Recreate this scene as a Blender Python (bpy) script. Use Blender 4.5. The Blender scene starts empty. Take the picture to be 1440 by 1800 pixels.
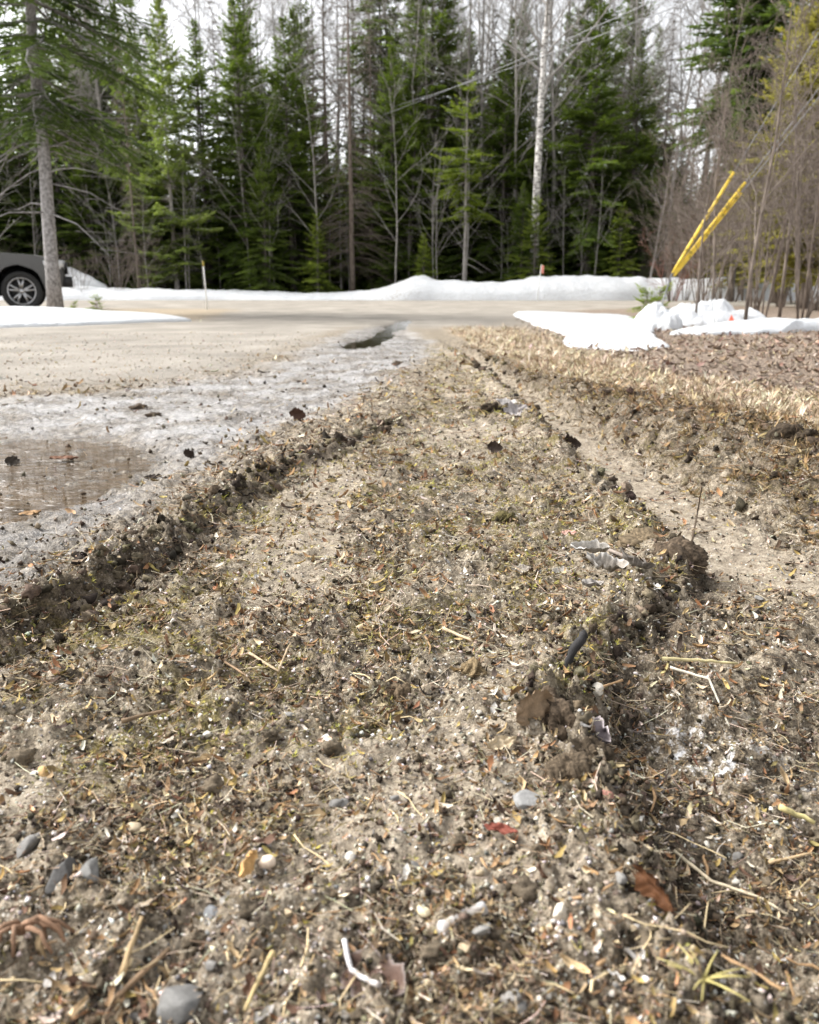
import bpy, math, random
import numpy as np
from mathutils import Vector

C = bpy.context.scene.collection
SC = bpy.context.scene
PI = math.pi
random.seed(7)
RNG = np.random.default_rng(11)

# ------------------------------------------------------------------ camera
CAM_H = 0.40
FPX = 1441.0                       # focal length in pixels of the 1440x1800 photograph
PITCH = math.atan((900 - 514) / FPX)
cam_d = bpy.data.cameras.new('camera')
cam_d.sensor_fit = 'VERTICAL'
cam_d.sensor_height = 36.0
cam_d.lens = 36.0 * FPX / 1800.0
cam_d.clip_start = 0.02
cam_d.clip_end = 2000
cam_d.dof.use_dof = True
cam_d.dof.focus_distance = 1.12
cam_d.dof.aperture_fstop = 8.6
cam = bpy.data.objects.new('camera', cam_d)
cam.location = (0, 0, CAM_H)
cam.rotation_euler = (PI / 2 - PITCH, 0, 0)
C.objects.link(cam)
SC.camera = cam

# ------------------------------------------------------------------ world, sun, exposure
SUN_EL = math.radians(44)
SUN_AZ = math.radians(-72)         # measured from +Y towards +X: left, slightly ahead
w = bpy.data.worlds.new('World')
SC.world = w
w.use_nodes = True
nt = w.node_tree
nt.nodes.clear()
sky = nt.nodes.new('ShaderNodeTexSky')
sky.sky_type = 'NISHITA'
sky.sun_disc = False
sky.sun_elevation = SUN_EL
sky.sun_rotation = SUN_AZ
sky.air_density = 1.0
sky.dust_density = 2.5
sky.ozone_density = 1.0
bw = nt.nodes.new('ShaderNodeRGBToBW')
mixs = nt.nodes.new('ShaderNodeMix')
mixs.data_type = 'RGBA'
mixs.inputs['Factor'].default_value = 0.90      # thin overcast: most of the blue is gone
nt.links.new(sky.outputs[0], bw.inputs[0])
nt.links.new(sky.outputs[0], mixs.inputs['A'])
nt.links.new(bw.outputs[0], mixs.inputs['B'])
bg = nt.nodes.new('ShaderNodeBackground')
bg.inputs['Strength'].default_value = 0.145
nt.links.new(mixs.outputs['Result'], bg.inputs['Color'])
wo = nt.nodes.new('ShaderNodeOutputWorld')
nt.links.new(bg.outputs[0], wo.inputs['Surface'])

sun_d = bpy.data.lights.new('sun', 'SUN')
sun_d.energy = 1.4
sun_d.angle = math.radians(26)
sun_d.color = (1.0, 0.975, 0.94)
sun = bpy.data.objects.new('sun', sun_d)
sd = Vector((math.sin(SUN_AZ) * math.cos(SUN_EL), math.cos(SUN_AZ) * math.cos(SUN_EL), math.sin(SUN_EL)))
sun.rotation_euler = (-sd).to_track_quat('-Z', 'Y').to_euler()
sun.location = (0, 0, 30)
C.objects.link(sun)

SC.view_settings.view_transform = 'Standard'
SC.view_settings.look = 'None'
SC.view_settings.gamma = 1
SC.view_settings.use_curve_mapping = False
SC.view_settings.exposure = 1.88
SC.render.engine = 'CYCLES'
SC.cycles.max_bounces = 6
SC.cycles.diffuse_bounces = 3
SC.cycles.glossy_bounces = 3
SC.cycles.use_denoising = True

# ------------------------------------------------------------------ helpers
def Wp(u, v, Y):
    """world point at depth Y seen at photo pixel (u, v)"""
    dx = (u - 720) / FPX; dy = (v - 900) / FPX
    d = (dx, math.cos(PITCH) - dy * math.sin(PITCH), -math.sin(PITCH) - dy * math.cos(PITCH))
    t = Y / d[1]
    return Vector((d[0] * t, Y, CAM_H + d[2] * t))

def hsh(ix, iy, seed):
    h = (ix.astype(np.int64) * 374761393 + iy.astype(np.int64) * 668265263 + seed * 1274126177) & 0xffffffff
    h = ((h ^ (h >> 13)) * 1274126177) & 0xffffffff
    h = ((h ^ (h >> 15)) * 2246822519) & 0xffffffff
    return (h ^ (h >> 16)) & 0xffffffff

def gn(x, y, seed=0):
    """2-D gradient noise, about -1..1"""
    x = np.asarray(x, float); y = np.asarray(y, float)
    x0 = np.floor(x); y0 = np.floor(y)
    fx = x - x0; fy = y - y0
    ux = fx * fx * fx * (fx * (fx * 6 - 15) + 10); uy = fy * fy * fy * (fy * (fy * 6 - 15) + 10)
    out = 0
    for i in (0, 1):
        for j in (0, 1):
            a = hsh(x0 + i, y0 + j, seed) * (2 * PI / 4294967296.0)
            g = np.cos(a) * (fx - i) + np.sin(a) * (fy - j)
            out = out + g * (ux if i else 1 - ux) * (uy if j else 1 - uy)
    return out * 1.5

def fbm(x, y, seed=0, o=4):
    s = 0; a = 1.0; f = 1.0; t = 0
    for k in range(o):
        s = s + a * gn(x * f + 17.3 * k, y * f - 9.1 * k, seed + k); t += a
        a *= 0.5; f *= 2.03
    return s / t

def sm(a, b, x):
    t = np.clip((x - a) / (b - a), 0, 1)
    return t * t * (3 - 2 * t)

def ip(y, *pts):
    return np.interp(y, [p[0] for p in pts], [p[1] for p in pts])

# ------------------------------------------------------------------ materials
def mat(name):
    m = bpy.data.materials.new(name); m.use_nodes = True
    nt = m.node_tree
    return m, nt, nt.nodes['Principled BSDF']

def nd(nt, t, **k):
    n = nt.nodes.new('ShaderNode' + t)
    for a, b in k.items():
        if a in n.inputs: n.inputs[a].default_value = b
        else: setattr(n, a, b)
    return n

def ramp(nt, fac, stops):
    r = nt.nodes.new('ShaderNodeValToRGB')
    el = r.color_ramp.elements
    while len(el) < len(stops): el.new(0.5)
    for e, (p, c) in zip(el, stops):
        e.position = p; e.color = (*c, 1) if len(c) == 3 else c
    nt.links.new(fac, r.inputs[0])
    return r.outputs[0]

def mixc(nt, fac, a, b, mode='MIX'):
    m = nt.nodes.new('ShaderNodeMix'); m.data_type = 'RGBA'; m.blend_type = mode
    for s, v in (('Factor', fac), ('A', a), ('B', b)):
        if hasattr(v, 'node'): nt.links.new(v, m.inputs[s])
        elif s == 'Factor': m.inputs[s].default_value = v
        else: m.inputs[s].default_value = (*v, 1)
    return m.outputs['Result']

def mth(nt, op, a, b=None, clamp=False):
    m = nt.nodes.new('ShaderNodeMath'); m.operation = op; m.use_clamp = clamp
    for i, v in enumerate((a, b)):
        if v is None: continue
        if hasattr(v, 'node'): nt.links.new(v, m.inputs[i])
        else: m.inputs[i].default_value = v
    return m.outputs[0]

def pos(nt):
    return nt.nodes.new('ShaderNodeNewGeometry').outputs['Position']

def noise(nt, scale, detail=4, rough=.6, vec=None):
    n = nd(nt, 'TexNoise', Scale=scale, Detail=detail, Roughness=rough)
    nt.links.new(vec if vec is not None else pos(nt), n.inputs['Vector'])
    return n.outputs['Fac']

def simple(name, col, rough=.7, var=.25, scale=30, metal=0, bump=0, spec=.5, coat=0):
    m, nt, b = mat(name)
    tc = nt.nodes.new('ShaderNodeTexCoord').outputs['Object']
    n = noise(nt, scale, 5, .65, tc)
    c = ramp(nt, n, [(.3, tuple(max(0, x * (1 - var)) for x in col)), (.7, tuple(min(1, x * (1 + var)) for x in col))])
    nt.links.new(c, b.inputs['Base Color'])
    b.inputs['Roughness'].default_value = rough
    b.inputs['Metallic'].default_value = metal
    b.inputs['Specular IOR Level'].default_value = spec
    if coat: b.inputs['Coat Weight'].default_value = coat; b.inputs['Coat Roughness'].default_value = .08
    if bump:
        bp = nd(nt, 'Bump', Strength=bump, Distance=.01); nt.links.new(n, bp.inputs['Height'])
        nt.links.new(bp.outputs[0], b.inputs['Normal'])
    return m

def tintmat(name, rough=.75, spec=.35, var=.3, scale=400, transl=0, bump=0):
    """base colour from the per-piece 'tint' attribute with fine mottling"""
    m, nt, b = mat(name)
    a = nd(nt, 'Attribute', attribute_name='tint')
    n = noise(nt, scale, 3, .7)
    k = ramp(nt, n, [(.25, (1 - var,) * 3), (.75, (1 + var * .6,) * 3)])
    nt.links.new(mixc(nt, 1.0, a.outputs['Color'], k, 'MULTIPLY'), b.inputs['Base Color'])
    b.inputs['Roughness'].default_value = rough
    b.inputs['Specular IOR Level'].default_value = spec
    if transl:
        b.inputs['Subsurface Weight'].default_value = 0
    if bump:
        bp = nd(nt, 'Bump', Strength=bump, Distance=.002); nt.links.new(n, bp.inputs['Height'])
        nt.links.new(bp.outputs[0], b.inputs['Normal'])
    return m

def ground_material():
    m, nt, b = mat('ground')
    A = nd(nt, 'Attribute', attribute_name='mask_a'); B = nd(nt, 'Attribute', attribute_name='mask_b')
    sa = nt.nodes.new('ShaderNodeSeparateColor'); nt.links.new(A.outputs['Color'], sa.inputs[0])
    sb = nt.nodes.new('ShaderNodeSeparateColor'); nt.links.new(B.outputs['Color'], sb.inputs[0])
    wet, ice, straw = sa.outputs; leaf = A.outputs['Alpha']
    road, moss, rut = sb.outputs; frost = B.outputs['Alpha']
    n1 = noise(nt, 9, 5, .65); n2 = noise(nt, 55, 6, .7); n3 = noise(nt, 260, 4, .7)
    nx = mth(nt, 'ADD', mth(nt, 'MULTIPLY', n2, .6), mth(nt, 'MULTIPLY', n3, .4))
    mud = ramp(nt, nx, [(.36, (.020, .015, .010)), (.45, (.105, .082, .056)), (.53, (.265, .215, .150)), (.62, (.50, .425, .325))])
    # grit: pale and dark single grains
    v = nd(nt, 'TexVoronoi', Scale=330); nt.links.new(pos(nt), v.inputs['Vector'])
    v.inputs['Randomness'].default_value = 1
    sv = nt.nodes.new('ShaderNodeSeparateColor'); nt.links.new(v.outputs['Color'], sv.inputs[0])
    grit = mth(nt, 'MULTIPLY', mth(nt, 'GREATER_THAN', sv.outputs[0], .80), mth(nt, 'LESS_THAN', v.outputs['Distance'], .42))
    gcol = ramp(nt, sv.outputs[1], [(0, (.30, .26, .20)), (.5, (.50, .44, .35)), (1, (.68, .64, .58))])
    mud = mixc(nt, mth(nt, 'MULTIPLY', grit, .8), mud, gcol)
    # moss and dead thatch
    thr = ramp(nt, noise(nt, 38, 5, .7), [(.45, (0, 0, 0)), (.62, (1, 1, 1))])
    mossc = ramp(nt, n3, [(.35, (.09, .07, .02)), (.55, (.22, .175, .055)), (.7, (.36, .29, .11))])
    mud = mixc(nt, mth(nt, 'MULTIPLY', moss, thr), mud, mossc)
    # pressed wheel rut: pale sand and crushed straw
    rutc = ramp(nt, nx, [(.35, (.13, .10, .07)), (.5, (.35, .29, .215)), (.64, (.56, .485, .38))])
    c = mixc(nt, rut, mud, rutc)
    # gravel drive
    rc = ramp(nt, mth(nt, 'ADD', mth(nt, 'MULTIPLY', noise(nt, 1.3, 5, .6), .55), mth(nt, 'MULTIPLY', n2, .45)),
              [(.34, (.17, .15, .125)), (.45, (.235, .21, .175)), (.54, (.30, .268, .225)), (.64, (.38, .345, .295))])
    c = mixc(nt, road, c, rc)
    st = ramp(nt, nx, [(.35, (.17, .125, .08)), (.5, (.35, .28, .19)), (.65, (.56, .47, .35))])
    c = mixc(nt, straw, c, st)
    lc = ramp(nt, n2, [(.35, (.070, .050, .036)), (.5, (.20, .15, .11)), (.62, (.37, .29, .22))])
    c = mixc(nt, leaf, c, lc)
    # wet ground is darker and shiny, pale colour is slush plus painted sheen
    wn = mth(nt, 'MULTIPLY', wet, ramp(nt, n1, [(.3, (.55,) * 3), (.6, (1,) * 3)]))
    c = mixc(nt, wn, c, mixc(nt, 1.0, c, (.50, .47, .45), 'MULTIPLY'))
    ithr = ramp(nt, mth(nt, 'ADD', mth(nt, 'MULTIPLY', noise(nt, 4.5, 5, .7), .65), mth(nt, 'MULTIPLY', n2, .35)), [(.41, (0,) * 3), (.57, (1,) * 3)])
    ice_sheen_f = mth(nt, 'MULTIPLY', ice, ithr)
    c = mixc(nt, mth(nt, 'MULTIPLY', ice_sheen_f, .70), c, (.56, .55, .545))
    fthr = ramp(nt, n2, [(.52, (0,) * 3), (.6, (1,) * 3)])
    c = mixc(nt, mth(nt, 'MULTIPLY', frost, fthr), c, (.75, .74, .74))
    mo = nd(nt, 'Attribute', attribute_name='darkened')
    c = mixc(nt, mth(nt, 'MULTIPLY', mo.outputs['Fac'], .92), c, mixc(nt, 1.0, c, (.40, .36, .33), 'MULTIPLY'))  # deeper, browner colour on the masked faces
    nt.links.new(c, b.inputs['Base Color'])
    r = mth(nt, 'SUBTRACT', .92, mth(nt, 'MULTIPLY', wn, .82))
    nt.links.new(r, b.inputs['Roughness'])
    b.inputs['Specular IOR Level'].default_value = .4
    bp = nd(nt, 'Bump', Strength=1.0, Distance=.009)
    nt.links.new(mth(nt, 'ADD', n2, mth(nt, 'MULTIPLY', n3, .6)), bp.inputs['Height'])
    bp2 = nd(nt, 'Bump', Strength=.5, Distance=.0015)
    nt.links.new(mth(nt, 'SUBTRACT', 1, v.outputs['Distance']), bp2.inputs['Height'])
    nt.links.new(bp.outputs[0], bp2.inputs['Normal'])
    nt.links.new(bp2.outputs[0], b.inputs['Normal'])
    return m

def snow_material():
    m, nt, b = mat('snow')
    tc = pos(nt)
    n = noise(nt, 2.2, 6, .65); n2 = noise(nt, 14, 5, .7); n4 = noise(nt, 60, 4, .7)
    a = nd(nt, 'Attribute', attribute_name='dirt')
    d = mth(nt, 'MULTIPLY', mth(nt, 'ADD', a.outputs['Fac'], .12), ramp(nt, mth(nt, 'ADD', mth(nt, 'MULTIPLY', n2, .5), mth(nt, 'MULTIPLY', n4, .5)), [(.48, (0,) * 3), (.62, (1,) * 3)]))
    c = ramp(nt, n, [(.3, (.56, .575, .59)), (.7, (.66, .67, .68))])
    nt.links.new(mixc(nt, d, c, (.30, .25, .19)), b.inputs['Base Color'])
    b.inputs['Roughness'].default_value = .65
    bp = nd(nt, 'Bump', Strength=.8, Distance=.06); nt.links.new(n2, bp.inputs['Height'])
    nt.links.new(bp.outputs[0], b.inputs['Normal'])
    return m

def water_material(name, col, wave, hgt):
    m, nt, b = mat(name)
    mp = nd(nt, 'Mapping'); mp.inputs['Scale'].default_value = (.38, 1.5, 1)
    nt.links.new(pos(nt), mp.inputs[0])
    n = noise(nt, wave, 3, .5, mp.outputs[0])
    c = ramp(nt, noise(nt, 9, 4, .6), [(.3, tuple(x * .6 for x in col)), (.7, tuple(x * 1.4 for x in col))])
    nt.links.new(c, b.inputs['Base Color'])
    b.inputs['Roughness'].default_value = .04
    b.inputs['IOR'].default_value = 1.33
    bp = nd(nt, 'Bump', Strength=1, Distance=hgt); nt.links.new(n, bp.inputs['Height'])
    nt.links.new(bp.outputs[0], b.inputs['Normal'])
    return m

def foliage_material(name, lo, hi, rnd=.35):
    m, nt, b = mat(name)
    a = nd(nt, 'Attribute', attribute_name='tint')
    oi = nt.nodes.new('ShaderNodeObjectInfo')
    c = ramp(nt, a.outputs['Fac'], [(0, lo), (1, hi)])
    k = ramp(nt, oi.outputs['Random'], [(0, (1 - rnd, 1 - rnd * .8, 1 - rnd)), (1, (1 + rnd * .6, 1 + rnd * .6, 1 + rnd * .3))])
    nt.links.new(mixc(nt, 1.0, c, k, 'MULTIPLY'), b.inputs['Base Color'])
    b.inputs['Roughness'].default_value = .6
    b.inputs['Specular IOR Level'].default_value = .3
    # thin needles let some light through
    tr = nt.nodes.new('ShaderNodeBsdfTranslucent')
    nt.links.new(mixc(nt, 1.0, c, (1.25, 1.35, .6), 'MULTIPLY'), tr.inputs['Color'])
    ms = nt.nodes.new('ShaderNodeMixShader'); ms.inputs[0].default_value = .45
    nt.links.new(b.outputs[0], ms.inputs[1]); nt.links.new(tr.outputs[0], ms.inputs[2])
    nt.links.new(ms.outputs[0], nt.nodes['Material Output'].inputs[0])
    return m

def bark_material(name, dark, light, scale=14, stretch=.35, lo=.35, hi=.65):
    m, nt, b = mat(name)
    mp = nd(nt, 'Mapping'); mp.inputs['Scale'].default_value = (1, 1, stretch)
    nt.links.new(nt.nodes.new('ShaderNodeTexCoord').outputs['Object'], mp.inputs[0])
    n = noise(nt, scale, 6, .7, mp.outputs[0])
    nt.links.new(ramp(nt, n, [(lo, dark), (hi, light)]), b.inputs['Base Color'])
    b.inputs['Roughness'].default_value = .85
    bp = nd(nt, 'Bump', Strength=.7, Distance=.02); nt.links.new(n, bp.inputs['Height'])
    nt.links.new(bp.outputs[0], b.inputs['Normal'])
    return m

M = {}
M['ground'] = ground_material()
M['snow'] = snow_material()
M['puddle'] = water_material('muddy_water', (.085, .058, .034), 26, .026)
M['puddle_far'] = water_material('dark_water', (.030, .026, .012), 8, .002)
M['chip'] = tintmat('litter', .8, .25, .3, 500)
M['stone'] = tintmat('stone', .7, .4, .3, 300, bump=.4)
M['clod'] = tintmat('clod', .95, .15, .6, 180, bump=.9)
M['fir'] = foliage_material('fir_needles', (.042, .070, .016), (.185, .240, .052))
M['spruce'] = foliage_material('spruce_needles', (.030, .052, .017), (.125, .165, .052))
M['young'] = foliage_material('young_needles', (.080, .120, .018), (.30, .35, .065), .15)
M['pine'] = foliage_material('pine_needles', (.085, .120, .032), (.28, .33, .115), .2)
M['cedar'] = foliage_material('cedar_scales', (.13, .115, .024), (.42, .37, .12), .2)
M['bark'] = bark_material('conifer_bark', (.045, .036, .030), (.19, .165, .145))
M['greybark'] = bark_material('grey_bark', (.17, .155, .14), (.42, .39, .36))
M['spotbark'] = bark_material('lichen_bark', (.10, .09, .085), (.36, .34, .33), 22, .8, .36, .62)
M['birch'] = bark_material('birch_bark', (.06, .05, .045), (.72, .69, .65), 7, 2.2, .40, .54)
M['brownbark'] = bark_material('brown_bark', (.07, .052, .040), (.23, .185, .15))
M['redbark'] = bark_material('reddish_bark', (.12, .05, .035), (.30, .15, .11))

# ------------------------------------------------------------------ mesh helpers
def mesh(name, verts, faces, material, parent=None, tint=None, attrs=None, smooth=True):
    """verts (N,3); faces: array (M,k) or list of such arrays"""
    verts = np.asarray(verts, np.float32)
    fl = faces if isinstance(faces, list) else [faces]
    fl = [np.asarray(f, np.int32) for f in fl if len(f)]
    me = bpy.data.meshes.new(name)
    me.vertices.add(len(verts)); me.vertices.foreach_set('co', verts.ravel())
    li = np.concatenate([f.ravel() for f in fl])
    tot = np.concatenate([np.full(len(f), f.shape[1], np.int32) for f in fl])
    st = np.concatenate([[0], np.cumsum(tot)[:-1]]).astype(np.int32)
    me.loops.add(len(li)); me.loops.foreach_set('vertex_index', li)
    me.polygons.add(len(tot)); me.polygons.foreach_set('loop_start', st)
    me.update(calc_edges=True)
    if smooth: me.polygons.foreach_set('use_smooth', np.ones(len(tot), bool))
    allA = dict(attrs or {})
    if tint is not None: allA['tint'] = tint
    for k, a in allA.items():
        a = np.asarray(a, np.float32)
        if a.ndim == 1:
            at = me.attributes.new(k, 'FLOAT', 'POINT'); at.data.foreach_set('value', a)
        else:
            if a.shape[1] == 3: a = np.concatenate([a, np.ones((len(a), 1), np.float32)], 1)
            at = me.attributes.new(k, 'FLOAT_COLOR', 'POINT'); at.data.foreach_set('color', a.ravel())
    me.materials.append(material)
    o = bpy.data.objects.new(name, me); C.objects.link(o)
    if parent: o.parent = parent
    return o

def tag(o, label=None, cat=None, group=None, kind=None):
    for k, v in (('label', label), ('category', cat), ('group', group), ('kind', kind)):
        if v: o[k] = v
    return o

def empty(name, loc, label=None, cat=None, group=None, rz=0):
    o = bpy.data.objects.new(name, None); C.objects.link(o)
    o.location = loc; o.rotation_euler = (0, 0, rz)
    o.empty_display_size = .1
    return tag(o, label, cat, group)

def copy_tree(o, loc, rz=0, sc=1, label=None, group=None):
    r = o.copy(); C.objects.link(r); r.location = loc; r.rotation_euler = (0, 0, rz)
    r.scale = (sc, sc, sc) if not hasattr(sc, '__len__') else sc
    if label: r['label'] = label
    if group: r['group'] = group
    for ch in list(o.children):
        c = ch.copy(); C.objects.link(c); c.parent = r
        for g in list(ch.children):
            d = g.copy(); C.objects.link(d); d.parent = c
    return r

class MB:
    """collects tubes, boxes and strips into one mesh"""
    def __init__(s): s.v = []; s.q = []; s.t = []; s.n = 0
    def add(s, v, q=(), t=()):
        s.v.append(np.asarray(v, float)); q = np.asarray(q, int).reshape(-1, 4); t = np.asarray(t, int).reshape(-1, 3)
        if len(q): s.q.append(q + s.n)
        if len(t): s.t.append(t + s.n)
        s.n += len(v)
    def tube(s, pts, rad, n=6, caps=True):
        pts = np.asarray(pts, float); k = len(pts)
        rad = np.broadcast_to(np.asarray(rad, float), (k,))
        T = np.gradient(pts, axis=0); T /= np.linalg.norm(T, axis=1, keepdims=True) + 1e-12
        ref = np.array([0, 0, 1.0]) if abs(T[0][2]) < .9 else np.array([1.0, 0, 0])
        U = np.cross(T, ref); U /= np.linalg.norm(U, axis=1, keepdims=True) + 1e-12
        V = np.cross(T, U)
        a = np.arange(n) * 2 * PI / n
        ring = pts[:, None] + rad[:, None, None] * (np.cos(a)[None, :, None] * U[:, None] + np.sin(a)[None, :, None] * V[:, None])
        v = ring.reshape(-1, 3)
        i = np.arange(k - 1)[:, None] * n; j = np.arange(n)[None]; j2 = (j + 1) % n
        q = np.stack([i + j, i + j2, i + n + j2, i + n + j], -1).reshape(-1, 4)
        t = []
        if caps:
            v = np.concatenate([v, pts[:1], pts[-1:]])
            c0 = k * n; c1 = k * n + 1
            for jj in range(n):
                t.append((c0, (jj + 1) % n, jj)); t.append((c1, (k - 1) * n + jj, (k - 1) * n + (jj + 1) % n))
        s.add(v, q, t)
    def box(s, c, d, rz=0):
        c = np.array(c, float); d = np.array(d, float) / 2
        v = np.array([[x, y, z] for x in (-1, 1) for y in (-1, 1) for z in (-1, 1)], float) * d
        cr, sr = math.cos(rz), math.sin(rz)
        v = np.stack([v[:, 0] * cr - v[:, 1] * sr, v[:, 0] * sr + v[:, 1] * cr, v[:, 2]], 1) + c
        s.add(v, [(0, 1, 3, 2), (4, 6, 7, 5), (0, 4, 5, 1), (2, 3, 7, 6), (0, 2, 6, 4), (1, 5, 7, 3)])
    def build(s, name, m, parent=None, smooth=True, tint=None):
        v = np.concatenate(s.v); f = []
        if s.q: f.append(np.concatenate(s.q))
        if s.t: f.append(np.concatenate(s.t))
        return mesh(name, v, f, m, parent, smooth=smooth, tint=tint)

# ------------------------------------------------------------------ terrain
def XL(y): return ip(y, (-1, -.8), (.2, -.68), (.6, -.57), (.94, -.495), (1.02, -.45), (1.28, -.405), (1.58, -.36), (1.82, -.315), (2.05, -.235), (2.31, -.13), (2.8, .0), (4, .12))
def XR(y): return ip(y, (-1, .28), (.3, .205), (.46, .178), (.575, .158), (.69, .148), (.76, .16), (.88, .215), (1.0, .30), (1.15, .40), (1.25, .425), (1.73, .42), (2.6, .42), (4.1, .40), (5.7, .31), (9, .2))
def XB(y): return ip(y, (-1, 1.3), (.7, 1.05), (1.0, .82), (1.38, .68), (2, .62), (3, .57), (4.8, .50), (6, .4), (9, .3))
def XC(y): return ip(y, (-1, 2.2), (.8, 1.6), (1.4, 1.16), (1.8, .98), (2.55, .86), (3.6, .64), (5, .54), (6, .46), (9, .35))
def XW(y): return ip(y, (0, -.85), (.9, -.66), (1.28, -.58), (1.85, -.52), (2.6, -.44), (3.85, -.17), (4.8, .0), (5.6, .12), (7, .12), (8, -.05), (11, -.1))
def XP(y): return ip(y, (0, -.9), (1.2, -.86), (1.5, -.70), (1.85, -.54), (2.13, -.56), (2.5, -.72), (2.75, -1.0), (3.2, -1.6))
def XU(y): return ip(y, (0, -9), (1.8, -9), (2.5, -3.2), (2.75, -2.4), (3.4, -1.75), (4.1, -1.15), (4.8, -.75), (6.5, -.72), (8, -.66), (10, -.5), (12, -.35))

def terrain(x, y):
    """height and the surface masks at ground points"""
    x = np.asarray(x, float); y = np.asarray(y, float)
    r = np.hypot(x, y)
    wob = .036 * fbm(x * 6, y * 6, 3, 4) + .020 * gn(x * 22, y * 22, 8) + .010 * gn(x * 48, y * 48, 18)
    yn = np.clip(y, -1, 60)
    near = 1 - sm(5.2, 8.5, y)
    z = .15 * sm(13, 26, y) + .30 * sm(27, 60, y)
    z = z + .012 * fbm(x * .9, y * .9, 21, 3) * (1 - .5 * sm(6, 12, y))
    # ---- left ridge
    sl = (x - XL(yn)) * .85 + wob
    gaps = .55 + .45 * sm(-.25, .35, fbm(x * 5, y * 5, 31, 3))
    Ah = ip(yn, (-1, .03), (.6, .030), (.94, .037), (1.3, .035), (1.8, .029), (2.1, .024), (2.5, .012), (3, .005), (4, 0)) * gaps
    ridge = np.where(sl < 0, np.exp(-(np.abs(sl) / .042) ** 1.5), 1 - sm(-.002, .040, sl)) * Ah
    z = z + ridge
    z = z - (.018 * sm(.05, .35, -sl) + .022 * sm(.2, .6, -(x - XW(yn)))) * (1 - sm(4.2, 5.5, y))
    z = z - .006 * np.exp(-((sl - .05) / .05) ** 2) * (1 - sm(2, 2.6, y))
    # ---- right edge of the strip, wheel rut, berm, lawn
    sr = (x - XR(yn)) * .95 + wob * .9
    dr = ip(yn, (-1, .055), (.4, .064), (.76, .066), (.86, .030), (1.0, .016), (1.15, .034), (1.3, .048), (2.6, .055), (4.5, .045), (6, .012), (7.5, 0))
    lip = ip(yn, (-1, .008), (.4, .012), (.76, .02), (.9, .006), (1.18, .02), (1.3, .012), (2.5, .02), (4.5, .015), (6.5, .008), (8, 0))
    z = z - dr * sm(-.004, .045, sr) + lip * np.exp(-((sr + .03) / .035) ** 2)
    berm = ip(yn, (-1, .02), (.8, .03), (1.2, .055), (1.5, .10), (2, .135), (3, .115), (4, .07), (5.2, .035), (6.5, .015), (8, .0), (10, 0))
    wb = wob * .7
    k = sm(0, .62, (x + wb - XB(yn)) / np.maximum(XC(yn) - XB(yn), .02))
    z = z + berm * k
    bface = k * (1 - k) * 4 * near
    z = z + bface * .018 * np.abs(fbm(x * 9, y * 9, 44, 3)) * 2
    # bank drops into the leafy ditch to the right
    z = z - (.14 * sm(.38, 1.3, x - XC(yn) + .15 * gn(x * 2, y * 2, 5))) * sm(1.2, 2.2, y) * (1 - sm(3.6, 5.4, y))
    # hollows that hold the puddles
    pw1 = sm(.0, .16, np.minimum(XP(yn) - x, 3) + .05 * fbm(x * 5, y * 5, 52, 3)) * sm(1.15, 1.5, y) * (1 - sm(2.35, 2.95, y))
    z = z * (1 - .8 * pw1) - .8 * pw1 * .062
    c2 = ip(yn, (6, -.47), (7, -.33), (8.6, -.24), (11, -.12), (13, -.02)); w2 = ip(yn, (6.0, .0), (6.5, .17), (7.5, .15), (8.6, .09), (10, .14), (12, .12), (13, 0))
    pw2 = (1 - sm(.6, 1.25, np.abs(x - c2 + .10 * fbm(x * 4, y * 1.2, 53, 3)) / np.maximum(w2, .01))) * sm(6, 6.3, y) * (1 - sm(12.5, 13, y))
    z = z - .03 * pw2
    # ---- masks
    n_lo = fbm(x * 3, y * 3, 61, 4)
    n_mid = fbm(x * 11, y * 11, 71, 4)
    strip = sm(-.03, .02, sl) * (1 - sm(-.02, .04, sr)) * near
    rutm = sm(.02, .06, sr) * (1 - sm(-.06, .05, x + wb - XB(yn))) * sm(.95, 1.3, y + .1 * n_lo) * (1 - sm(5, 6.5, y))
    rutm = rutm * (.75 + .25 * sm(-.3, .2, n_mid))
    sand = strip * sm(.02, .32, fbm(x * 3.2 + 4.1, y * 2.2 + 1.3, 48, 4)) * .75
    rutm = np.maximum(rutm, sand)
    wetm = (1 - sm(-.10, .16, (x - XW(yn)) + .12 * n_lo + .06 * n_mid)) * sm(-.2, .2, (x - XU(yn)) + .25 * n_lo) * sm(.6, 1.0, y + .3 * n_lo) * (1 - sm(10, 12, y))
    inwet = wetm
    ice_sheen_m = wetm * (1 - pw1) * (.45 + .55 * sm(1.7, 2.6, y + .5 * n_lo)) * (1 - sm(9, 11, y))  # pale over all the wet mud: its bright sheen put into the colour
    ice_sheen_m = np.maximum(ice_sheen_m * .95, .9 * np.exp(-(((x + .02 * y - .17 + .03 * n_mid) / .10) ** 2)) * sm(5.2, 5.8, y) * (1 - sm(8.6, 9.3, y)))
    ice_sheen_m = np.maximum(ice_sheen_m, .55 * np.exp(-((x + .38) / .16) ** 2) * sm(2.6, 3.2, y) * (1 - sm(5.0, 5.8, y)))
    roadm = sm(-.1, .5, XU(yn) - x + .3 * n_lo + .0) * sm(3.0, 4.6, y + .8 * n_lo)
    roadm = np.maximum(roadm, sm(8.5, 11, y) * (1 - sm(.2, 1.6, x - ip(yn, (8, .6), (12, .9), (17, 2.0), (20, 6), (22, 30)) + .4 * n_lo)) * (1 - sm(28, 29.5, y)))
    roadm = np.maximum(roadm, sm(19.5, 20.5, y + .6 * n_lo) * (1 - sm(27.5, 28.5, y)))
    face = sm(.05, .35, k) * (1 - sm(-.02, .10, x - XC(yn) + .08 * n_mid)) * near * sm(.9, 1.4, y)
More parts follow.
